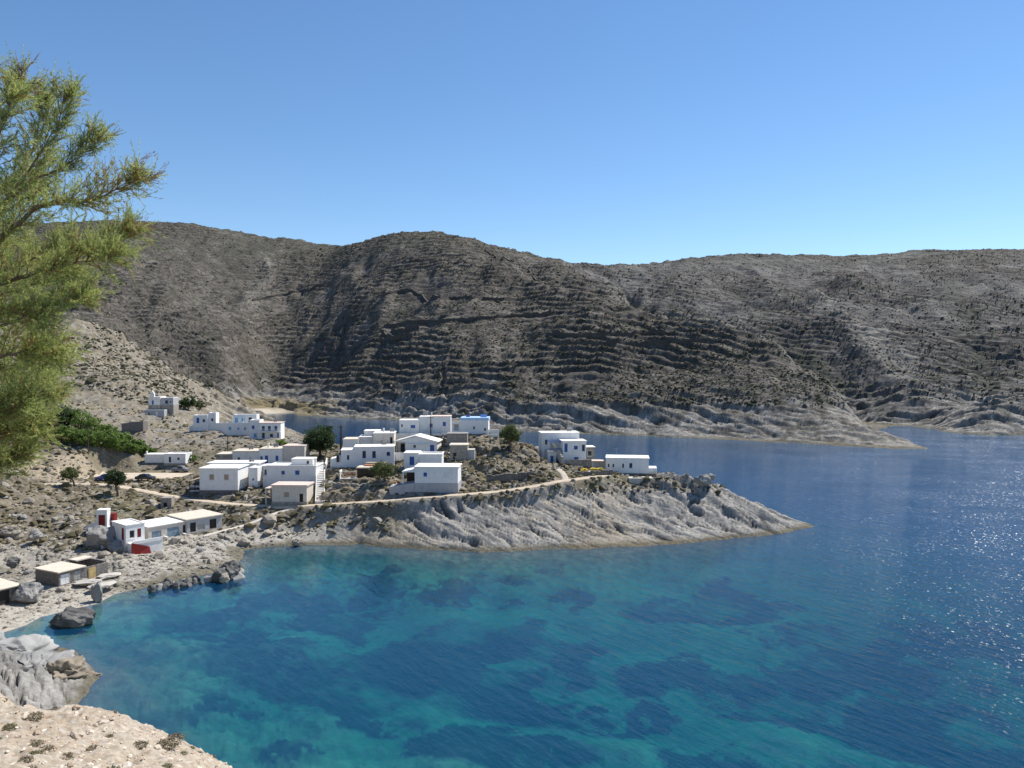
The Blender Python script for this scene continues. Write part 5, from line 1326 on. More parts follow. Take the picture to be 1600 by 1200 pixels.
# bright white outcrop below the foreground
OUT = simple('smooth_pale_rock', (.29, .285, .27), var=.35, scale=.8, bump=1.0, bscale=1.6, stain=(.20, .19, .165))
def outcrop(px, py, d, s_, rz, seed, lab, mat=OUT, tilt=(0, .12)):
    return boulder(px, py, d, *s_, rz, mat, lab, seed, name='rock_outcrop', sub=5, sink=.55, tilt=tilt, rough=1.0)
outcrop(20, 1036, 91, (5.2, 3.8, 1.9), .2, 61, 'smooth whitish rock outcrop reaching into the cove, its upper left mass')
outcrop(75, 1050, 88, (3.8, 3.0, 1.6), -.3, 62, 'smooth whitish rock outcrop with diagonal cracks, its middle mass')
outcrop(108, 1062, 86, (2.3, 2.2, 1.6), -.5, 63, 'brown-sided rounded end of the whitish outcrop at the water', simple('brown_rock', (.24, .20, .15), var=.3, scale=.6, bump=.8, bscale=1.5))
outcrop(-60, 1015, 94, (6.0, 4.0, 2.4), .1, 64, 'pale rock mass behind the whitish outcrop at the left edge')
outcrop(140, 1060, 88, (1.5, 1.0, .5), -.2, 65, 'low brown rock shelf awash at the tip of the whitish outcrop', MATS['brown_rock'])
# loose stones one can make out on the dry slope
lm = [rock_mesh('loose_rock', [ROCKT, ROCKM, ROCKT][k % 3], 80 + k, 2) for k in range(7)]
rr = np.random.default_rng(21); n_ = 0; cand = []
while len(cand) < 150:
    px = rr.uniform(0, 420); py = rr.uniform(770, 925); zz = np.interp(py, [770, 860, 925], [8.0, 2.5, .9]); cand.append((px, D(py, zz)))
cx = np.array([(c_[0] - 800) / F * c_[1] for c_ in cand]); cy = np.array([c_[1] for c_ in cand]); z_, sd_, _ = height(cx, cy)
def clear_of(x, y, mrg=.6):
    for (ax, ay, yw, w, dp, z, fall) in PADS:
        c_, s_ = math.cos(yw), math.sin(yw); qx = (x - ax) * c_ + (y - ay) * s_; qy = -(x - ax) * s_ + (y - ay) * c_
        if -mrg < qx < w + mrg and -mrg < qy < dp + mrg: return False
    for nm, w, tp in TS:
        if np.min((tp[:, 0] - x) ** 2 + (tp[:, 1] - y) ** 2) < (w / 2 + mrg) ** 2: return False
    return True
for k in range(len(cand)):
    if sd_[k] < 1.5 or not clear_of(cx[k], cy[k]): continue
    s_ = float(rr.gamma(2.0, .19)) + .22
    o = bpy.data.objects.new('loose_rock', lm[k % 7]); COL.objects.link(o); o.location = (cx[k], cy[k], z_[k] + s_ * .15); o.scale = (s_ * rr.uniform(.9, 1.6), s_, s_ * rr.uniform(.5, .9)); o.rotation_euler = (rr.uniform(-.3, .3), rr.uniform(-.3, .3), rr.uniform(0, 6))
    tag(o, 'loose pale rock lying on the dry slope between the road and the shore', 'rock', 'loose rocks on the dry slope')

# small stone hut by the road
a = P(251, 796, 167)
o = empty('stone_hut', a, .1, 'tiny square stone hut standing alone on the slope between road and boathouses', 'hut')
volume(o, 0, 0, 0, 2.3, 2.2, 2.4, wall=STONE, roof=STONE, over=.05, th=.15, found=1, F=((1.0, .1, .8, 1.4, 'dark'),))
# things on the terrace below the villa
YT = [(912, 741, 1.3, .5, 'yellow cloth heap lying on the stone terrace wall, left one of two'), (935, 741, 1.7, .9, 'larger yellow heap with a peak on the stone terrace, right one of two')]
for k, (px, py, s_, h_, lab) in enumerate(YT):
    x, y, z = P(px, py, 177.5)
    me = rock_mesh('net_pile', YEL, 90 + k, 3, rough=1.0); o = bpy.data.objects.new('net_pile', me); COL.objects.link(o)
    o.location = (x, y, z + 1.0); o.scale = (s_, .8, h_); tag(o, lab, 'net pile')
m = MB(); x, y, z = P(900, 745, 176); m.box(0, 7.6, 0, 3.2, -1, 1.0); o = m.build('terrace_floor', CONC); o.location = (x, y + .4, z); tag(o, 'flat earth-coloured terrace behind the dark retaining wall below the villa', 'terrace')
# ------------------------------------------------------------------ leafy trees and shrubs
def leaf_mat(name, c1, c2, scale=1.2, trans=.25):
    m, nt, b = nodes_of(name)
    oi = N(nt, 'ShaderNodeAttribute', attribute_name='leaf_tone')
    mx = N(nt, 'ShaderNodeMix', data_type='RGBA'); mx.inputs[6].default_value = (*c1, 1); mx.inputs[7].default_value = (*c2, 1)
    L(nt, oi.outputs['Fac'], mx.inputs[0]); L(nt, mx.outputs[2], b.inputs['Base Color'])
    b.inputs['Roughness'].default_value = .6; b.inputs['Specular IOR Level'].default_value = .2
    if trans:
        out = nt.nodes['Material Output']; tl = N(nt, 'ShaderNodeBsdfTranslucent'); L(nt, mx.outputs[2], tl.inputs['Color'])
        ms = N(nt, 'ShaderNodeMixShader'); ms.inputs[0].default_value = trans
        L(nt, b.outputs[0], ms.inputs[1]); L(nt, tl.outputs[0], ms.inputs[2]); L(nt, ms.outputs[0], out.inputs['Surface'])
    return m
BARK = simple('bark', (.16, .125, .09), var=.25, bump=.6)
LF_DARK = leaf_mat('dark_leaves', (.025, .045, .018), (.08, .12, .045), trans=.35)
LF_OLIVE = leaf_mat('olive_leaves', (.07, .095, .035), (.19, .21, .09), trans=.35)
LF_GREEN = leaf_mat('thicket_leaves', (.09, .15, .035), (.25, .34, .09), trans=.45)
LF_TAM = leaf_mat('tamarisk_needles', (.24, .31, .09), (.55, .56, .22), trans=.62)
LF_DEAD = leaf_mat('dry_needles', (.22, .12, .05), (.42, .27, .12), trans=.4)
LF_SCRUB = leaf_mat('spiny_shrub', (.10, .085, .05), (.24, .19, .12), trans=0)
LF_SCRUBG = leaf_mat('green_shrub', (.07, .07, .025), (.20, .19, .07), trans=0)
def tri_mesh(name, V, mat, tone, parent=None, loc=None, n=3):
    """V: (k,n,3) array of separate polygons, tone: (k,)"""
    k = len(V)
    me = bpy.data.meshes.new(name)
    me.vertices.add(k * n); me.vertices.foreach_set('co', V.astype(np.float32).ravel())
    me.loops.add(k * n); me.loops.foreach_set('vertex_index', np.arange(k * n, dtype=np.int32))
    me.polygons.add(k); me.polygons.foreach_set('loop_start', np.arange(0, k * n, n, dtype=np.int32))
    me.update(calc_edges=True)
    a = me.attributes.new('leaf_tone', 'FLOAT', 'POINT'); a.data.foreach_set('value', np.repeat(tone, n).astype(np.float32))
    me.materials.append(mat)
    o = bpy.data.objects.new(name, me); COL.objects.link(o)
    if parent is not None: o.parent = parent
    return o
def leaves(centers, size, rs, aspect=.55):
    k = len(centers)
    a = rs.normal(size=(k, 3)); a /= np.linalg.norm(a, axis=1)[:, None]
    b = rs.normal(size=(k, 3)); b -= (a * b).sum(1)[:, None] * a; b /= np.linalg.norm(b, axis=1)[:, None]
    s_ = size * rs.uniform(.6, 1.3, (k, 1))
    return np.stack([centers - a * s_, centers + b * s_ * aspect, centers + a * s_, centers - b * s_ * aspect], 1)
def crown_points(rs, k, lobes):
    """clumped points through a set of ellipsoid lobes (cx,cy,cz,rx,ry,rz)"""
    out = []; tone = []
    vol = np.array([l[3] * l[4] * l[5] for l in lobes]); vol = vol / vol.sum()
    for l, v in zip(lobes, vol):
        m = max(20, int(k * v)); nc_ = max(5, m // 38)
        c = rs.normal(size=(nc_, 3)); c /= np.linalg.norm(c, axis=1)[:, None]; c *= rs.uniform(.45, 1.0, (nc_, 1)) ** .5
        ct = rs.uniform(0, 1, nc_)
        q = rs.integers(0, nc_, m)
        p = c[q] + rs.normal(size=(m, 3)) * .16
        out.append(p * np.array(l[3:6]) + np.array(l[:3])); tone.append(np.clip(ct[q] * .6 + rs.uniform(0, .4, m), 0, 1))
    return np.vstack(out), np.concatenate(tone)
def tree(px, py, d, h, rad, mat, label, seed, k=2600, leaf=.22, trunk_h=.35, name='tree', group=None, lean=0, lobes=None, x=None, y=None):
    if x is None: x, y, _ = hit(px, py)
    z = gz(x, y); rs = np.random.default_rng(seed)
    o = empty(name, (x, y, z), rs.uniform(0, 1), label, 'tree', group)
    th = h * trunk_h
    if lobes is None:
        nl = 6
        lobes = [(lean, 0, th + (h - th) * .5, rad * .72, rad * .7, (h - th) * .48)]
        for q in range(nl):
            w_ = q * 2 * math.pi / nl + rs.uniform(-.3, .3); rr_ = rad * rs.uniform(.42, .62)
            lobes.append((lean + math.cos(w_) * rr_, math.sin(w_) * rr_, th + (h - th) * rs.uniform(.3, .72), rad * .42, rad * .42, (h - th) * .27))
    m = MB(); m.tube([(0, 0, -.4), (lean * .3 + .05, 0, th * .6), (lean * .7, .05, th * 1.15)], [rad * .09 + .04, rad * .07 + .03, rad * .05 + .02], 8); m.build('trunk', BARK, o, smooth=True)
    for l in lobes[1:]:
        b = MB(); b.tube([(lean * .6, 0, th * .9), ((lean * .6 + l[0]) / 2, l[1] * .4, th + (l[2] - th) * .5), l[:3]], [rad * .045 + .015, rad * .03 + .01, .012], 5); b.build('limb', BARK, o)
    p, t = crown_points(rs, k, lobes)
    tri_mesh('crown', leaves(p, leaf, rs), mat, t, o, n=4)
    return o
tree(500, 716, 203, 8.8, 5.3, LF_DARK, 'big dense dark tree between the terraced row and the long white house', 1, 7500, .26, .2)
tree(797, 704, 187, 6.4, 3.1, LF_OLIVE, 'round olive green tree alone on the dry slope above the road', 2, 5000, .2, .3)
tree(603, 757, 172, 5.2, 3.4, LF_OLIVE, 'small olive tree overhanging the wall beside the roadside house', 3, 4200, .2, .3, lean=-.6)
tree(117, 760, 187, 4.6, 2.4, LF_OLIVE, 'small slanting tree at the left end of the car park', 4, 2600, .18, .45, lean=-1.2)
tree(184, 775, 180, 6.0, 2.9, LF_DARK, 'small dark tree hiding part of the blue car', 5, 3400, .2, .4, lean=-.5)
tree(268, 646, 326, 6.4, 4.0, LF_DARK, 'dark tree directly right of the chapel', 6, 2500, .36, .2)
tree(294, 640, 330, 6.6, 4.2, LF_DARK, 'dark tree second to the right of the chapel', 7, 2500, .36, .2)
tree(312, 640, 345, 4.0, 2.6, LF_OLIVE, 'low bush-like tree at the edge of the beach', 8, 1200, .32, .2)
for k, (px, py, d, s_, lab) in enumerate([(302, 722, 205, 1.6, 'small green bush right of the low white house'), (438, 698, 218, 1.8, 'yellow-green bush behind the terraced row, left of the big dark tree'), (448, 700, 217, 1.3, 'smaller yellow-green bush closest to the big dark tree')]):
    tree(px, py, d, s_ * 1.4, s_, LF_GREEN, lab, 20 + k, 700, .18, .1, name='bush')
# green thicket in the gully: bushes overlapping, each its own
rr = random.Random(9)
TH = [('back', [(20, 676, 4.0), (50, 676, 4.4), (84, 672, 5.2), (104, 670, 5.0), (126, 676, 4.8), (148, 682, 4.0), (170, 690, 3.6), (192, 697, 3.0), (214, 703, 2.4)]),
      ('front', [(94, 690, 3.4), (114, 694, 3.2), (134, 697, 3.4), (154, 699, 3.2), (174, 703, 3.0), (192, 706, 2.6), (208, 709, 2.2), (224, 711, 1.9), (238, 712, 1.5)])]
ORD = ['leftmost', 'second', 'third', 'fourth', 'fifth', 'sixth', 'seventh', 'eighth', 'last']
for row, items in TH:
    for k, (px, py, s_) in enumerate(items):
        tree(px, py, 0, s_ * 1.35, s_ * .95, LF_DARK if (row == 'back' and k < 4) else LF_GREEN, ('dark' if (row == 'back' and k < 4) else 'bright') + ' green bush, ' + ORD[k] + ' from the left in the ' + row + ' of the gully thicket', 40 + k + 20 * (row == 'back'), 2600, .26, .08, name='thicket_bush', group='bushes of the green thicket')

# ------------------------------------------------------------------ tamarisk leaning into the picture from the left
def tamarisk():
    rs = np.random.default_rng(99)
    x, y = -10.5, 9.0
    z0 = gz(x, y)
    root = empty('tamarisk_tree', (x, y, z0), 0, 'feathery tamarisk tree with green and rusty sprays filling the left edge close to the viewer', 'tree')
    base = Vector((x, y, z0))
    def q(px, py, d): return Vector(P(px, py, d)) - base
    trunk_top = q(-260, 640, 9.0)
    m = MB(); m.tube([(0, 0, -.3), (.15, .0, .5), (.3, 0, 1.0), trunk_top], [.19, .16, .14, .12], 10); m.build('trunk', BARK, root, smooth=True)
    B = [[(-260, 640, 9), (-170, 450, 8.8), (-90, 280, 8.5), (-20, 190, 8.3), (30, 135, 8.2)],
         [(-260, 640, 9), (-140, 470, 8.4), (-20, 350, 8.1), (60, 245, 8.0), (100, 155, 8.0)],
         [(-200, 540, 8.9), (-80, 430, 9.1), (30, 300, 9.3), (105, 258, 9.4), (148, 220, 9.5)],
         [(-140, 470, 8.4), (-10, 380, 8.0), (70, 320, 7.8), (145, 312, 7.7), (212, 282, 7.6)],
         [(-140, 470, 8.4), (0, 425, 8.6), (90, 395, 8.8), (150, 384, 8.9), (198, 362, 9.0)],
         [(-200, 540, 8.9), (-60, 470, 8.2), (40, 430, 8.0), (110, 412, 7.9), (168, 404, 7.9)],
         [(-260, 640, 9), (-120, 560, 8.8), (0, 510, 8.6), (70, 484, 8.5), (126, 468, 8.5)],
         [(-260, 640, 9), (-110, 600, 8.2), (0, 560, 8.0), (50, 548, 8.0), (84, 556, 8.0)],
         [(-260, 640, 9), (-120, 650, 8.8), (-10, 620, 8.7), (40, 608, 8.6), (72, 612, 8.6)],
         [(-260, 640, 9), (-130, 690, 8.2), (-30, 690, 8.0), (15, 674, 7.9), (46, 670, 7.9)],
         [(-260, 640, 9), (-150, 720, 8.6), (-60, 735, 8.4), (-10, 730, 8.3), (30, 712, 8.3)],
         [(-170, 450, 8.8), (-110, 300, 9.4), (-60, 200, 9.6), (-20, 120, 9.8)],
         [(-200, 540, 8.9), (-100, 380, 8.0), (-20, 250, 7.7), (20, 160, 7.6)],
         [(-140, 470, 8.4), (-40, 440, 9.2), (20, 350, 9.5), (60, 290, 9.6)],
         [(-260, 640, 9), (-120, 520, 9.4), (-20, 470, 9.6), (60, 440, 9.7), (110, 430, 9.7)],
         [(-260, 640, 9), (-120, 640, 9.5), (-20, 600, 9.6), (30, 574, 9.6), (62, 575, 9.6)],
         [(-260, 640, 9), (-140, 670, 7.9), (-60, 640, 7.7), (-10, 642, 7.6), (30, 634, 7.6)],
         [(-260, 640, 9), (-140, 580, 7.9), (-60, 520, 7.7), (0, 490, 7.6), (60, 500, 7.6)],
         [(-260, 640, 9), (-160, 700, 9.3), (-60, 670, 9.4), (0, 655, 9.4), (40, 645, 9.4)],
         [(-170, 450, 8.8), (-60, 360, 9.6), (20, 280, 9.9), (66, 205, 10.0), (72, 165, 10)]]
    branches = []; twigs = MB()
    for bl in B:
        P_ = [q(*b) for b in bl]
        # subdivide with a little wander
        out = []
        for k in range(len(P_) - 1):
            p0 = P_[max(k - 1, 0)]; p1 = P_[k]; p2 = P_[k + 1]; p3 = P_[min(k + 2, len(P_) - 1)]
            for t in np.linspace(0, 1, 6, endpoint=False):
                v = 0.5 * ((2 * p1) + (p2 - p0) * t + (2 * p0 - 5 * p1 + 4 * p2 - p3) * t * t + (-p0 + 3 * p1 - 3 * p2 + p3) * t ** 3)
                out.append(v + Vector(rs.normal(0, .012, 3)))
        out.append(P_[-1])
        n = len(out); rad = [max(.004, .045 * (1 - k / n) ** 1.2) for k in range(n)]
        m = MB(); m.tube(out, rad, 6); m.build('branch', BARK, root, smooth=True)
        branches.append(out)
    bc = simple('twig_bark', (.26, .15, .09), var=.2, bump=0)
    spray_c = []; spray_d = []; spray_s = []; spray_dead = []
    for bi, out in enumerate(branches):
        n = len(out)
        for k in range(int(n * .22), n):
            dirb = (out[min(k + 1, n - 1)] - out[max(k - 1, 0)]).normalized()
            for rep in range(4 if k < n - 2 else 6):
                # secondary shoot
                a = Vector(rs.normal(size=3)); a -= a.dot(dirb) * dirb; a.normalize()
                d = (dirb * rs.uniform(.45, 1.0) + a * rs.uniform(.35, .9) + Vector((0, 0, .22))).normalized()
                Lg = rs.uniform(.22, .62) * (1.0 - .55 * k / n)
                p = out[k].copy(); path = [p.copy()]
                ns = 5
                for s_ in range(ns):
                    d = (d + Vector(rs.normal(0, .12, 3)) + Vector((0.02, 0, .03))).normalized(); p = p + d * Lg / ns; path.append(p.copy())
                    if rs.random() < .95:
                        for rr_ in range(2):
                            e = (d * .8 + Vector(rs.normal(0, .42, 3)) + Vector((0, 0, .1))).normalized()
                            spray_c.append(p.copy()); spray_d.append(e); spray_s.append(rs.uniform(.10, .2)); spray_dead.append(rs.random() < (.10 + .30 * (bi in (0, 3, 11)) * (k > n * .6) + (.25 if (bi, k > n - 4) == (4, True) else 0)))
                twigs.tube(path, [.006, .005, .004, .0035, .003, .002], 3, cap=False)
    tw = twigs.build('twigs', bc, root); tw['kind'] = 'stuff'
    C_ = np.array(spray_c); Dv = np.array(spray_d); S_ = np.array(spray_s); dead = np.array(spray_dead)
    # each spray: a thin shoot clothed with fine needles pointing forward
    def build(sel, name, mat, nper):
        c, dv, s_ = C_[sel], Dv[sel], S_[sel]; k = len(c)
        if not k: return
        c = np.repeat(c, nper, 0); dv = np.repeat(dv, nper, 0); s2 = np.repeat(s_, nper)
        sag = rs.normal(0, .05, (k, 1)).repeat(nper, 0)
        t = rs.uniform(0, 1, (k * nper, 1))
        pos = c + dv * (t * s2[:, None]) + np.array([0, 0, 1.0]) * (sag * t * t)
        nd = dv * rs.uniform(.7, 1.1, (k * nper, 1)) + rs.normal(0, .42, (k * nper, 3)); nd /= np.linalg.norm(nd, axis=1)[:, None]
        ln = rs.uniform(.022, .052, (k * nper, 1)) * (1.15 - .6 * t)
        sd_ = np.cross(nd, rs.normal(size=(k * nper, 3))); sd_ /= np.linalg.norm(sd_, axis=1)[:, None]; wd = rs.uniform(.0018, .0034, (k * nper, 1))
        V = np.stack([pos - sd_ * wd, pos + sd_ * wd, pos + nd * ln], 1)
        tone = np.clip(np.repeat(rs.uniform(0, .8, k), nper) + rs.uniform(-.1, .25, k * nper), 0, 1)
        o = tri_mesh(name, V, mat, tone, root, n=3); o['kind'] = 'stuff'
    print('sprays', len(C_))
    build(~dead, 'foliage', LF_TAM, int(min(46, 620000 / len(C_)))); build(dead, 'dry_foliage', LF_DEAD, 30)
tamarisk()

# ------------------------------------------------------------------ foreground tufts
def shrub_mesh(name, mat, seed, k=420, up=.75):
    rs = np.random.default_rng(seed)
    p = rs.normal(size=(k, 3)); p /= np.linalg.norm(p, axis=1)[:, None]; p[:, 2] = np.abs(p[:, 2]); p *= rs.uniform(.5, 1.0, (k, 1)); p[:, 2] *= up
    o = tri_mesh(name, leaves(p, .13, rs, .35), mat, np.clip(.5 + .4 * noise(p[:, 0] * 3, p[:, 1] * 3 + p[:, 2] * 3, seed) + rs.uniform(-.3, .3, k), 0, 1), n=4)
    me = o.data; bpy.data.objects.remove(o); return me
sm_ = [shrub_mesh('tuft', [LF_SCRUB, LF_SCRUB, LF_SCRUBG][k % 3], 500 + k) for k in range(6)]
big = [(12, 1085, 33, .42, 2, 'green-brown cushion shrub at the upper left edge of the foreground slope'), (22, 1106, 31.5, .40, 5, 'olive cushion shrub just below the one at the foreground edge'),
       (46, 1186, 24.5, .26, 2, 'greenish tuft at the bottom of the slope, left one of a clump of three'), (64, 1180, 24.8, .32, 0, 'grey spiny tuft at the bottom of the slope, right one of a clump of three'), (50, 1170, 25.4, .28, 1, 'grey tuft at the back of a clump of three near the bottom'),
       (76, 1112, 31, .36, 0, 'grey-brown cushion tuft near the top of the foreground slope'), (47, 1126, 29.5, .33, 1, 'flat brown tuft left on the foreground slope'), (213, 1174, 27, .34, 3, 'dark flat tuft alone in the pale patch of the foreground slope'), (97, 1190, 24.5, .25, 4, 'small brown tuft near the bottom edge')]
def fhit(px, py):
    ds_ = np.arange(18, 44, .1); u = (px - 800) / F; k_ = (HORIZ - py) / F
    z_ = fore_z(u * ds_, ds_); b_ = np.flatnonzero(z_ >= CAMH + k_ * ds_); dd = ds_[b_[0]] if len(b_) else 30.0
    return u * dd, float(dd)
def fz(x, y): return float(fore_z(np.array([x]), np.array([y]))[0])
for px, py, d, s_, mi, lab in big:
    x, y = fhit(px, py); o = bpy.data.objects.new('tuft', sm_[mi]); COL.objects.link(o)
    o.location = (x, y, fz(x, y) - .04); o.scale = (s_, s_, s_ * .85); o.rotation_euler = (0, 0, px); tag(o, lab, 'shrub')
rs = np.random.default_rng(77)
for k in range(110):
    x = rs.uniform(-26, -9.5); y = rs.uniform(19, 36); s_ = float(rs.gamma(3, .045)) + .06
    o = bpy.data.objects.new('tuft', sm_[k % 5]); COL.objects.link(o); o.location = (x, y, fz(x, y) - .02); o.scale = (s_, s_, s_ * .8); o.rotation_euler = (0, 0, k)
    tag(o, 'little dry tuft scattered on the tan foreground slope', 'shrub', 'dry tufts on the foreground slope')

# ------------------------------------------------------------------ scatter: scrub on the hills, stones on the headland (too many to count)
def scatter(name, X_, Y_, Z_, S_, mat, sub=1, flat=.7, seed=0, kind='stuff'):
    rs = np.random.default_rng(seed); k = len(X_)
    me = bpy.data.meshes.new(name); me.vertices.add(k)
    me.vertices.foreach_set('co', np.column_stack([X_, Y_, Z_]).astype(np.float32).ravel())
    a = me.attributes.new('size', 'FLOAT_VECTOR', 'POINT')
    sc_ = np.column_stack([S_ * rs.uniform(.7, 1.5, k), S_ * rs.uniform(.7, 1.5, k), S_ * rs.uniform(.5, 1.1, k) * flat]); a.data.foreach_set('vector', sc_.astype(np.float32).ravel())
    a = me.attributes.new('turn', 'FLOAT_VECTOR', 'POINT'); a.data.foreach_set('vector', np.column_stack([rs.uniform(-.5, .5, k), rs.uniform(-.5, .5, k), rs.uniform(0, 6.28, k)]).astype(np.float32).ravel())
    o = bpy.data.objects.new(name, me); COL.objects.link(o); o['kind'] = kind
    ng = bpy.data.node_groups.new(name, 'GeometryNodeTree')
    ng.interface.new_socket('Geometry', in_out='INPUT', socket_type='NodeSocketGeometry'); ng.interface.new_socket('Geometry', in_out='OUTPUT', socket_type='NodeSocketGeometry')
    gi = ng.nodes.new('NodeGroupInput'); go = ng.nodes.new('NodeGroupOutput')
    ico = ng.nodes.new('GeometryNodeMeshIcoSphere'); ico.inputs['Subdivisions'].default_value = sub
    sp = ng.nodes.new('GeometryNodeSetPosition'); nt_ = ng.nodes.new('ShaderNodeTexNoise'); nt_.inputs['Scale'].default_value = 1.7; nt_.inputs['Detail'].default_value = 2
    vs = ng.nodes.new('ShaderNodeVectorMath'); vs.operation = 'SUBTRACT'; vs.inputs[1].default_value = (.5, .5, .5)
    vm = ng.nodes.new('ShaderNodeVectorMath'); vm.operation = 'SCALE'; vm.inputs['Scale'].default_value = 1.5
    mt = ng.nodes.new('GeometryNodeSetMaterial'); mt.inputs['Material'].default_value = mat
    ip = ng.nodes.new('GeometryNodeInstanceOnPoints')
    na = ng.nodes.new('GeometryNodeInputNamedAttribute'); na.data_type = 'FLOAT_VECTOR'; na.inputs['Name'].default_value = 'size'
    nb = ng.nodes.new('GeometryNodeInputNamedAttribute'); nb.data_type = 'FLOAT_VECTOR'; nb.inputs['Name'].default_value = 'turn'
    lk = ng.links.new
    lk(nt_.outputs['Color'], vs.inputs[0]); lk(vs.outputs[0], vm.inputs[0]); lk(ico.outputs['Mesh'], sp.inputs['Geometry']); lk(vm.outputs[0], sp.inputs['Offset'])
    lk(sp.outputs[0], mt.inputs['Geometry']); lk(mt.outputs[0], ip.inputs['Instance']); lk(gi.outputs[0], ip.inputs['Points']); lk(na.outputs[0], ip.inputs['Scale']); lk(nb.outputs[0], ip.inputs['Rotation']); lk(ip.outputs[0], go.inputs[0])
    md = o.modifiers.new('scatter', 'NODES'); md.node_group = ng
    return o
def mat_rand(name, c1, c2):
    m, nt, b = nodes_of(name)
    oi = N(nt, 'ShaderNodeObjectInfo'); mx = N(nt, 'ShaderNodeMix', data_type='RGBA'); mx.inputs[6].default_value = (*c1, 1); mx.inputs[7].default_value = (*c2, 1)
    L(nt, oi.outputs['Random'], mx.inputs[0]); L(nt, mx.outputs[2], b.inputs['Base Color']); b.inputs['Roughness'].default_value = .9; b.inputs['Specular IOR Level'].default_value = .1
    return m
M_SC = mat_rand('scrub_bush', (.045, .048, .032), (.10, .09, .055)); M_ST = mat_rand('stone_bit', (.16, .145, .12), (.33, .305, .26)); M_HS = mat_rand('hill_stone', (.11, .10, .09), (.24, .22, .195))
# sample the already computed sheet: pick random vertices in view, jittered
def pick(mask, k, seed):
    rs = np.random.default_rng(seed); ii = np.flatnonzero(mask.ravel()); ii = rs.choice(ii, min(k, len(ii)), replace=False)
    return X.ravel()[ii], Y.ravel()[ii], Z.ravel()[ii]
SL = np.abs(np.arctan(X / Y)) < .66
n3h = np.zeros_like(X); n3h[386:] = fbm(X[386:] / 50, Y[386:] / 50, 3, 611)
hm = SL & (Y > 345) & (Y < 1250) & (Z > 16)
a_, b_, c_ = pick(hm & (n3h > -.35), 80000, 1); scatter('hillside_scrub', a_, b_, c_, np.random.default_rng(2).gamma(3, .13, len(a_)) + .1, M_SC, seed=3)
a_, b_, c_ = pick(hm, 9000, 4); scatter('hillside_stones', a_, b_, c_, np.random.default_rng(5).gamma(3, .14, len(a_)), M_HS, seed=6, flat=.6)
nm_ = SL & (Y > 106) & (Y < 330) & (SD > 2.5) & (Z > 1.2)
def filt(a_, b_, c_):
    keep = np.array([clear_of(p, q_, .15) for p, q_ in zip(a_, b_)]); return a_[keep], b_[keep], c_[keep]
ztip = zone_tip(X, Y) * (Z < 8)
a_, b_, c_ = filt(*pick(nm_ & (ztip < .5), 7000, 7)); scatter('loose_stones', a_, b_, c_, np.random.default_rng(8).gamma(2.2, .10, len(a_)) + .06, M_ST, seed=9, flat=.7)
a_, b_, c_ = filt(*pick(nm_ & (ztip < .5) & (Z > 2.5), 8500, 10)); scatter('dry_scrub', a_, b_, c_, np.random.default_rng(11).gamma(3, .10, len(a_)) + .08, mat_rand('dry_bush', (.055, .05, .03), (.17, .145, .085)), seed=12)
sh = SL & (Y > 104) & (Y < 165) & (SD > .2) & (Z < 2.6) & (X < -42)
a_, b_, c_ = filt(*pick(sh, 2600, 13)); scatter('shingle', a_, b_, c_, np.random.default_rng(14).gamma(2.0, .06, len(a_)) + .05, M_ST, seed=15, flat=.7)
xs = rs.uniform(-28, -7, 5200); ys = rs.uniform(16, 40, 5200); zs = fore_z(xs, ys)
scatter('foreground_pebbles', xs, ys, zs, np.random.default_rng(16).gamma(1.6, .016, 5200) + .012, mat_rand('pebble', (.36, .27, .19), (.62, .55, .46)), seed=17)

xs = rs.uniform(-28, -7, 650); ys = rs.uniform(16, 40, 650); zs = fore_z(xs, ys)
scatter('foreground_stones', xs, ys, zs, np.random.default_rng(26).gamma(2.2, .03, 650) + .03, bpy.data.materials['pebble'], seed=27, sub=2, flat=.8)

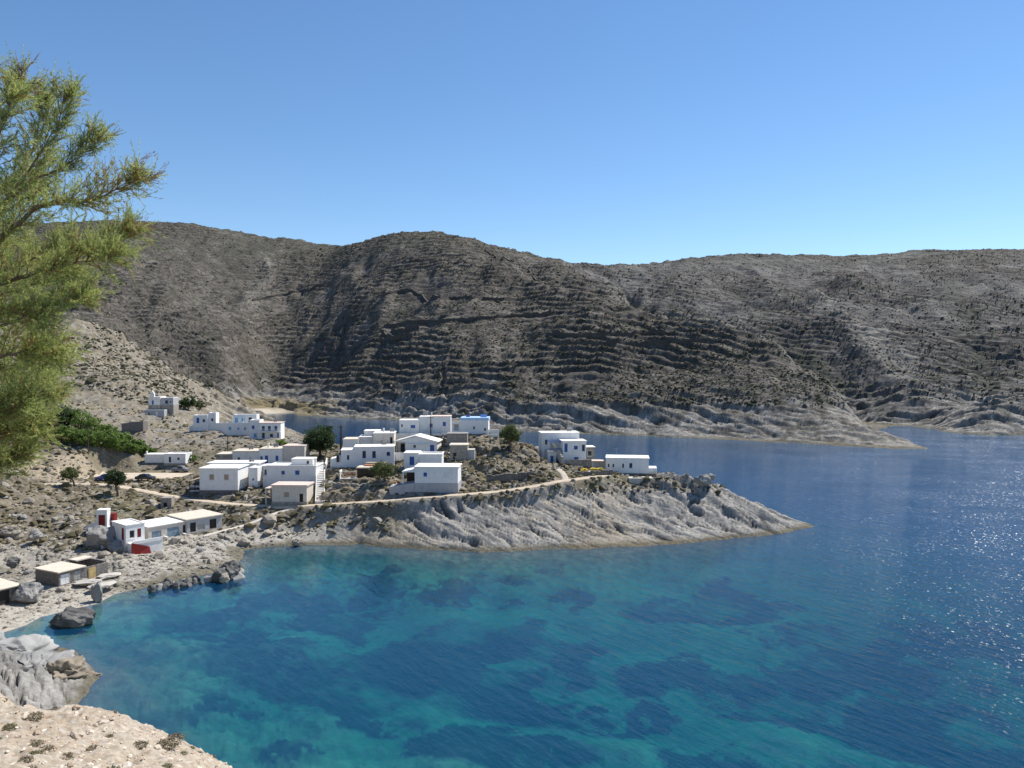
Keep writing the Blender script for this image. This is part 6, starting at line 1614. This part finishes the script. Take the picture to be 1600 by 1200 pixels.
# ------------------------------------------------------------------ old field walls across the hillside
HW = simple('field_wall_stone', (.075, .068, .06), var=.3, scale=.6, bump=.6, bscale=1)
def hill_wall(pl, label, h=2.2, th=1.4):
    pp = []
    for (a0, b0), (a1, b1) in zip(pl[:-1], pl[1:]):
        n = max(2, int(abs(a1 - a0) / 4))
        for k in range(n): pp.append((a0 + (a1 - a0) * k / n, b0 + (b1 - b0) * k / n))
    pp.append(pl[-1]); w = [hit(*q_) for q_ in pp]
    # straighten jumps in distance
    ys_ = np.array([q_[1] for q_ in w]); 
    for _ in range(3): ys_[1:-1] = (ys_[:-2] + ys_[1:-1] * 2 + ys_[2:]) / 4
    xs_ = np.array([q_[0] / q_[1] for q_ in w]) * ys_; zs_ = ground(xs_, ys_)
    m = MB(); o0 = (xs_[0], ys_[0], zs_[0]); rr = random.Random(len(label))
    for k in range(len(xs_) - 1):
        d_ = np.array([xs_[k + 1] - xs_[k], ys_[k + 1] - ys_[k]]); n_ = np.array([-d_[1], d_[0]]) / (np.hypot(*d_) + 1e-6) * th / 2
        pA = np.array([xs_[k] - o0[0], ys_[k] - o0[1]]); pB = pA + d_
        hk = h * rr.uniform(.75, 1.1)
        za, zb_ = zs_[k] - o0[2], zs_[k + 1] - o0[2]
        m.prism([tuple(pA - n_), tuple(pB - n_), tuple(pB + n_), tuple(pA + n_)], min(za, zb_) - 2.5, [za + hk, zb_ + hk, zb_ + hk, za + hk])
    o = m.build('field_wall', HW); o.location = o0; tag(o, label, 'wall', 'field walls on the far hillside')
hill_wall([(596, 466), (620, 456), (640, 455), (655, 460), (674, 470), (700, 467), (750, 468), (795, 471)], 'dark field wall with a bend over the rounded hill, highest of the far walls', 2.8)
hill_wall([(640, 505), (700, 502), (780, 497), (835, 494), (862, 489)], 'dark field wall running level across the middle of the rounded hill')
hill_wall([(858, 523), (905, 526), (960, 524), (1040, 521)], 'field wall on the right flank of the rounded hill, upper of two')
hill_wall([(880, 537), (960, 538), (1040, 536), (1105, 534)], 'field wall on the right flank of the rounded hill, lower of two')
hill_wall([(600, 512), (630, 508), (665, 505)], 'short dark terrace wall in the hollow, topmost of three', 3)
hill_wall([(596, 522), (625, 519), (655, 514)], 'short dark terrace wall in the hollow, middle of three', 3)
hill_wall([(590, 534), (620, 530), (645, 525)], 'short dark terrace wall in the hollow, lowest of three', 3)
hill_wall([(395, 470), (440, 462), (480, 455), (505, 444)], 'dark wall climbing the left valley side below the saddle', 2.4)
hill_wall([(760, 395), (800, 408), (830, 425), (842, 440)], 'faint wall descending the right shoulder of the rounded hill', 1.6)

# ------------------------------------------------------------------ air
HAZE = 0.0
if HAZE:
    m = bpy.data.materials.new('air'); m.use_nodes = True; nt = m.node_tree; nt.nodes.remove(nt.nodes['Principled BSDF'])
    pv = N(nt, 'ShaderNodeVolumePrincipled'); pv.inputs['Color'].default_value = (.62, .78, 1.0, 1); pv.inputs['Density'].default_value = HAZE; pv.inputs['Anisotropy'].default_value = .2
    L(nt, pv.outputs[0], nt.nodes['Material Output'].inputs['Volume'])
    mb = MB(); mb.box(-2300, 2300, -320, 2200, -41.5, max(330, float(Z.max()) + 12)); o = mb.build('haze', m); o['kind'] = 'stuff'
print('all', time.time() - _t)
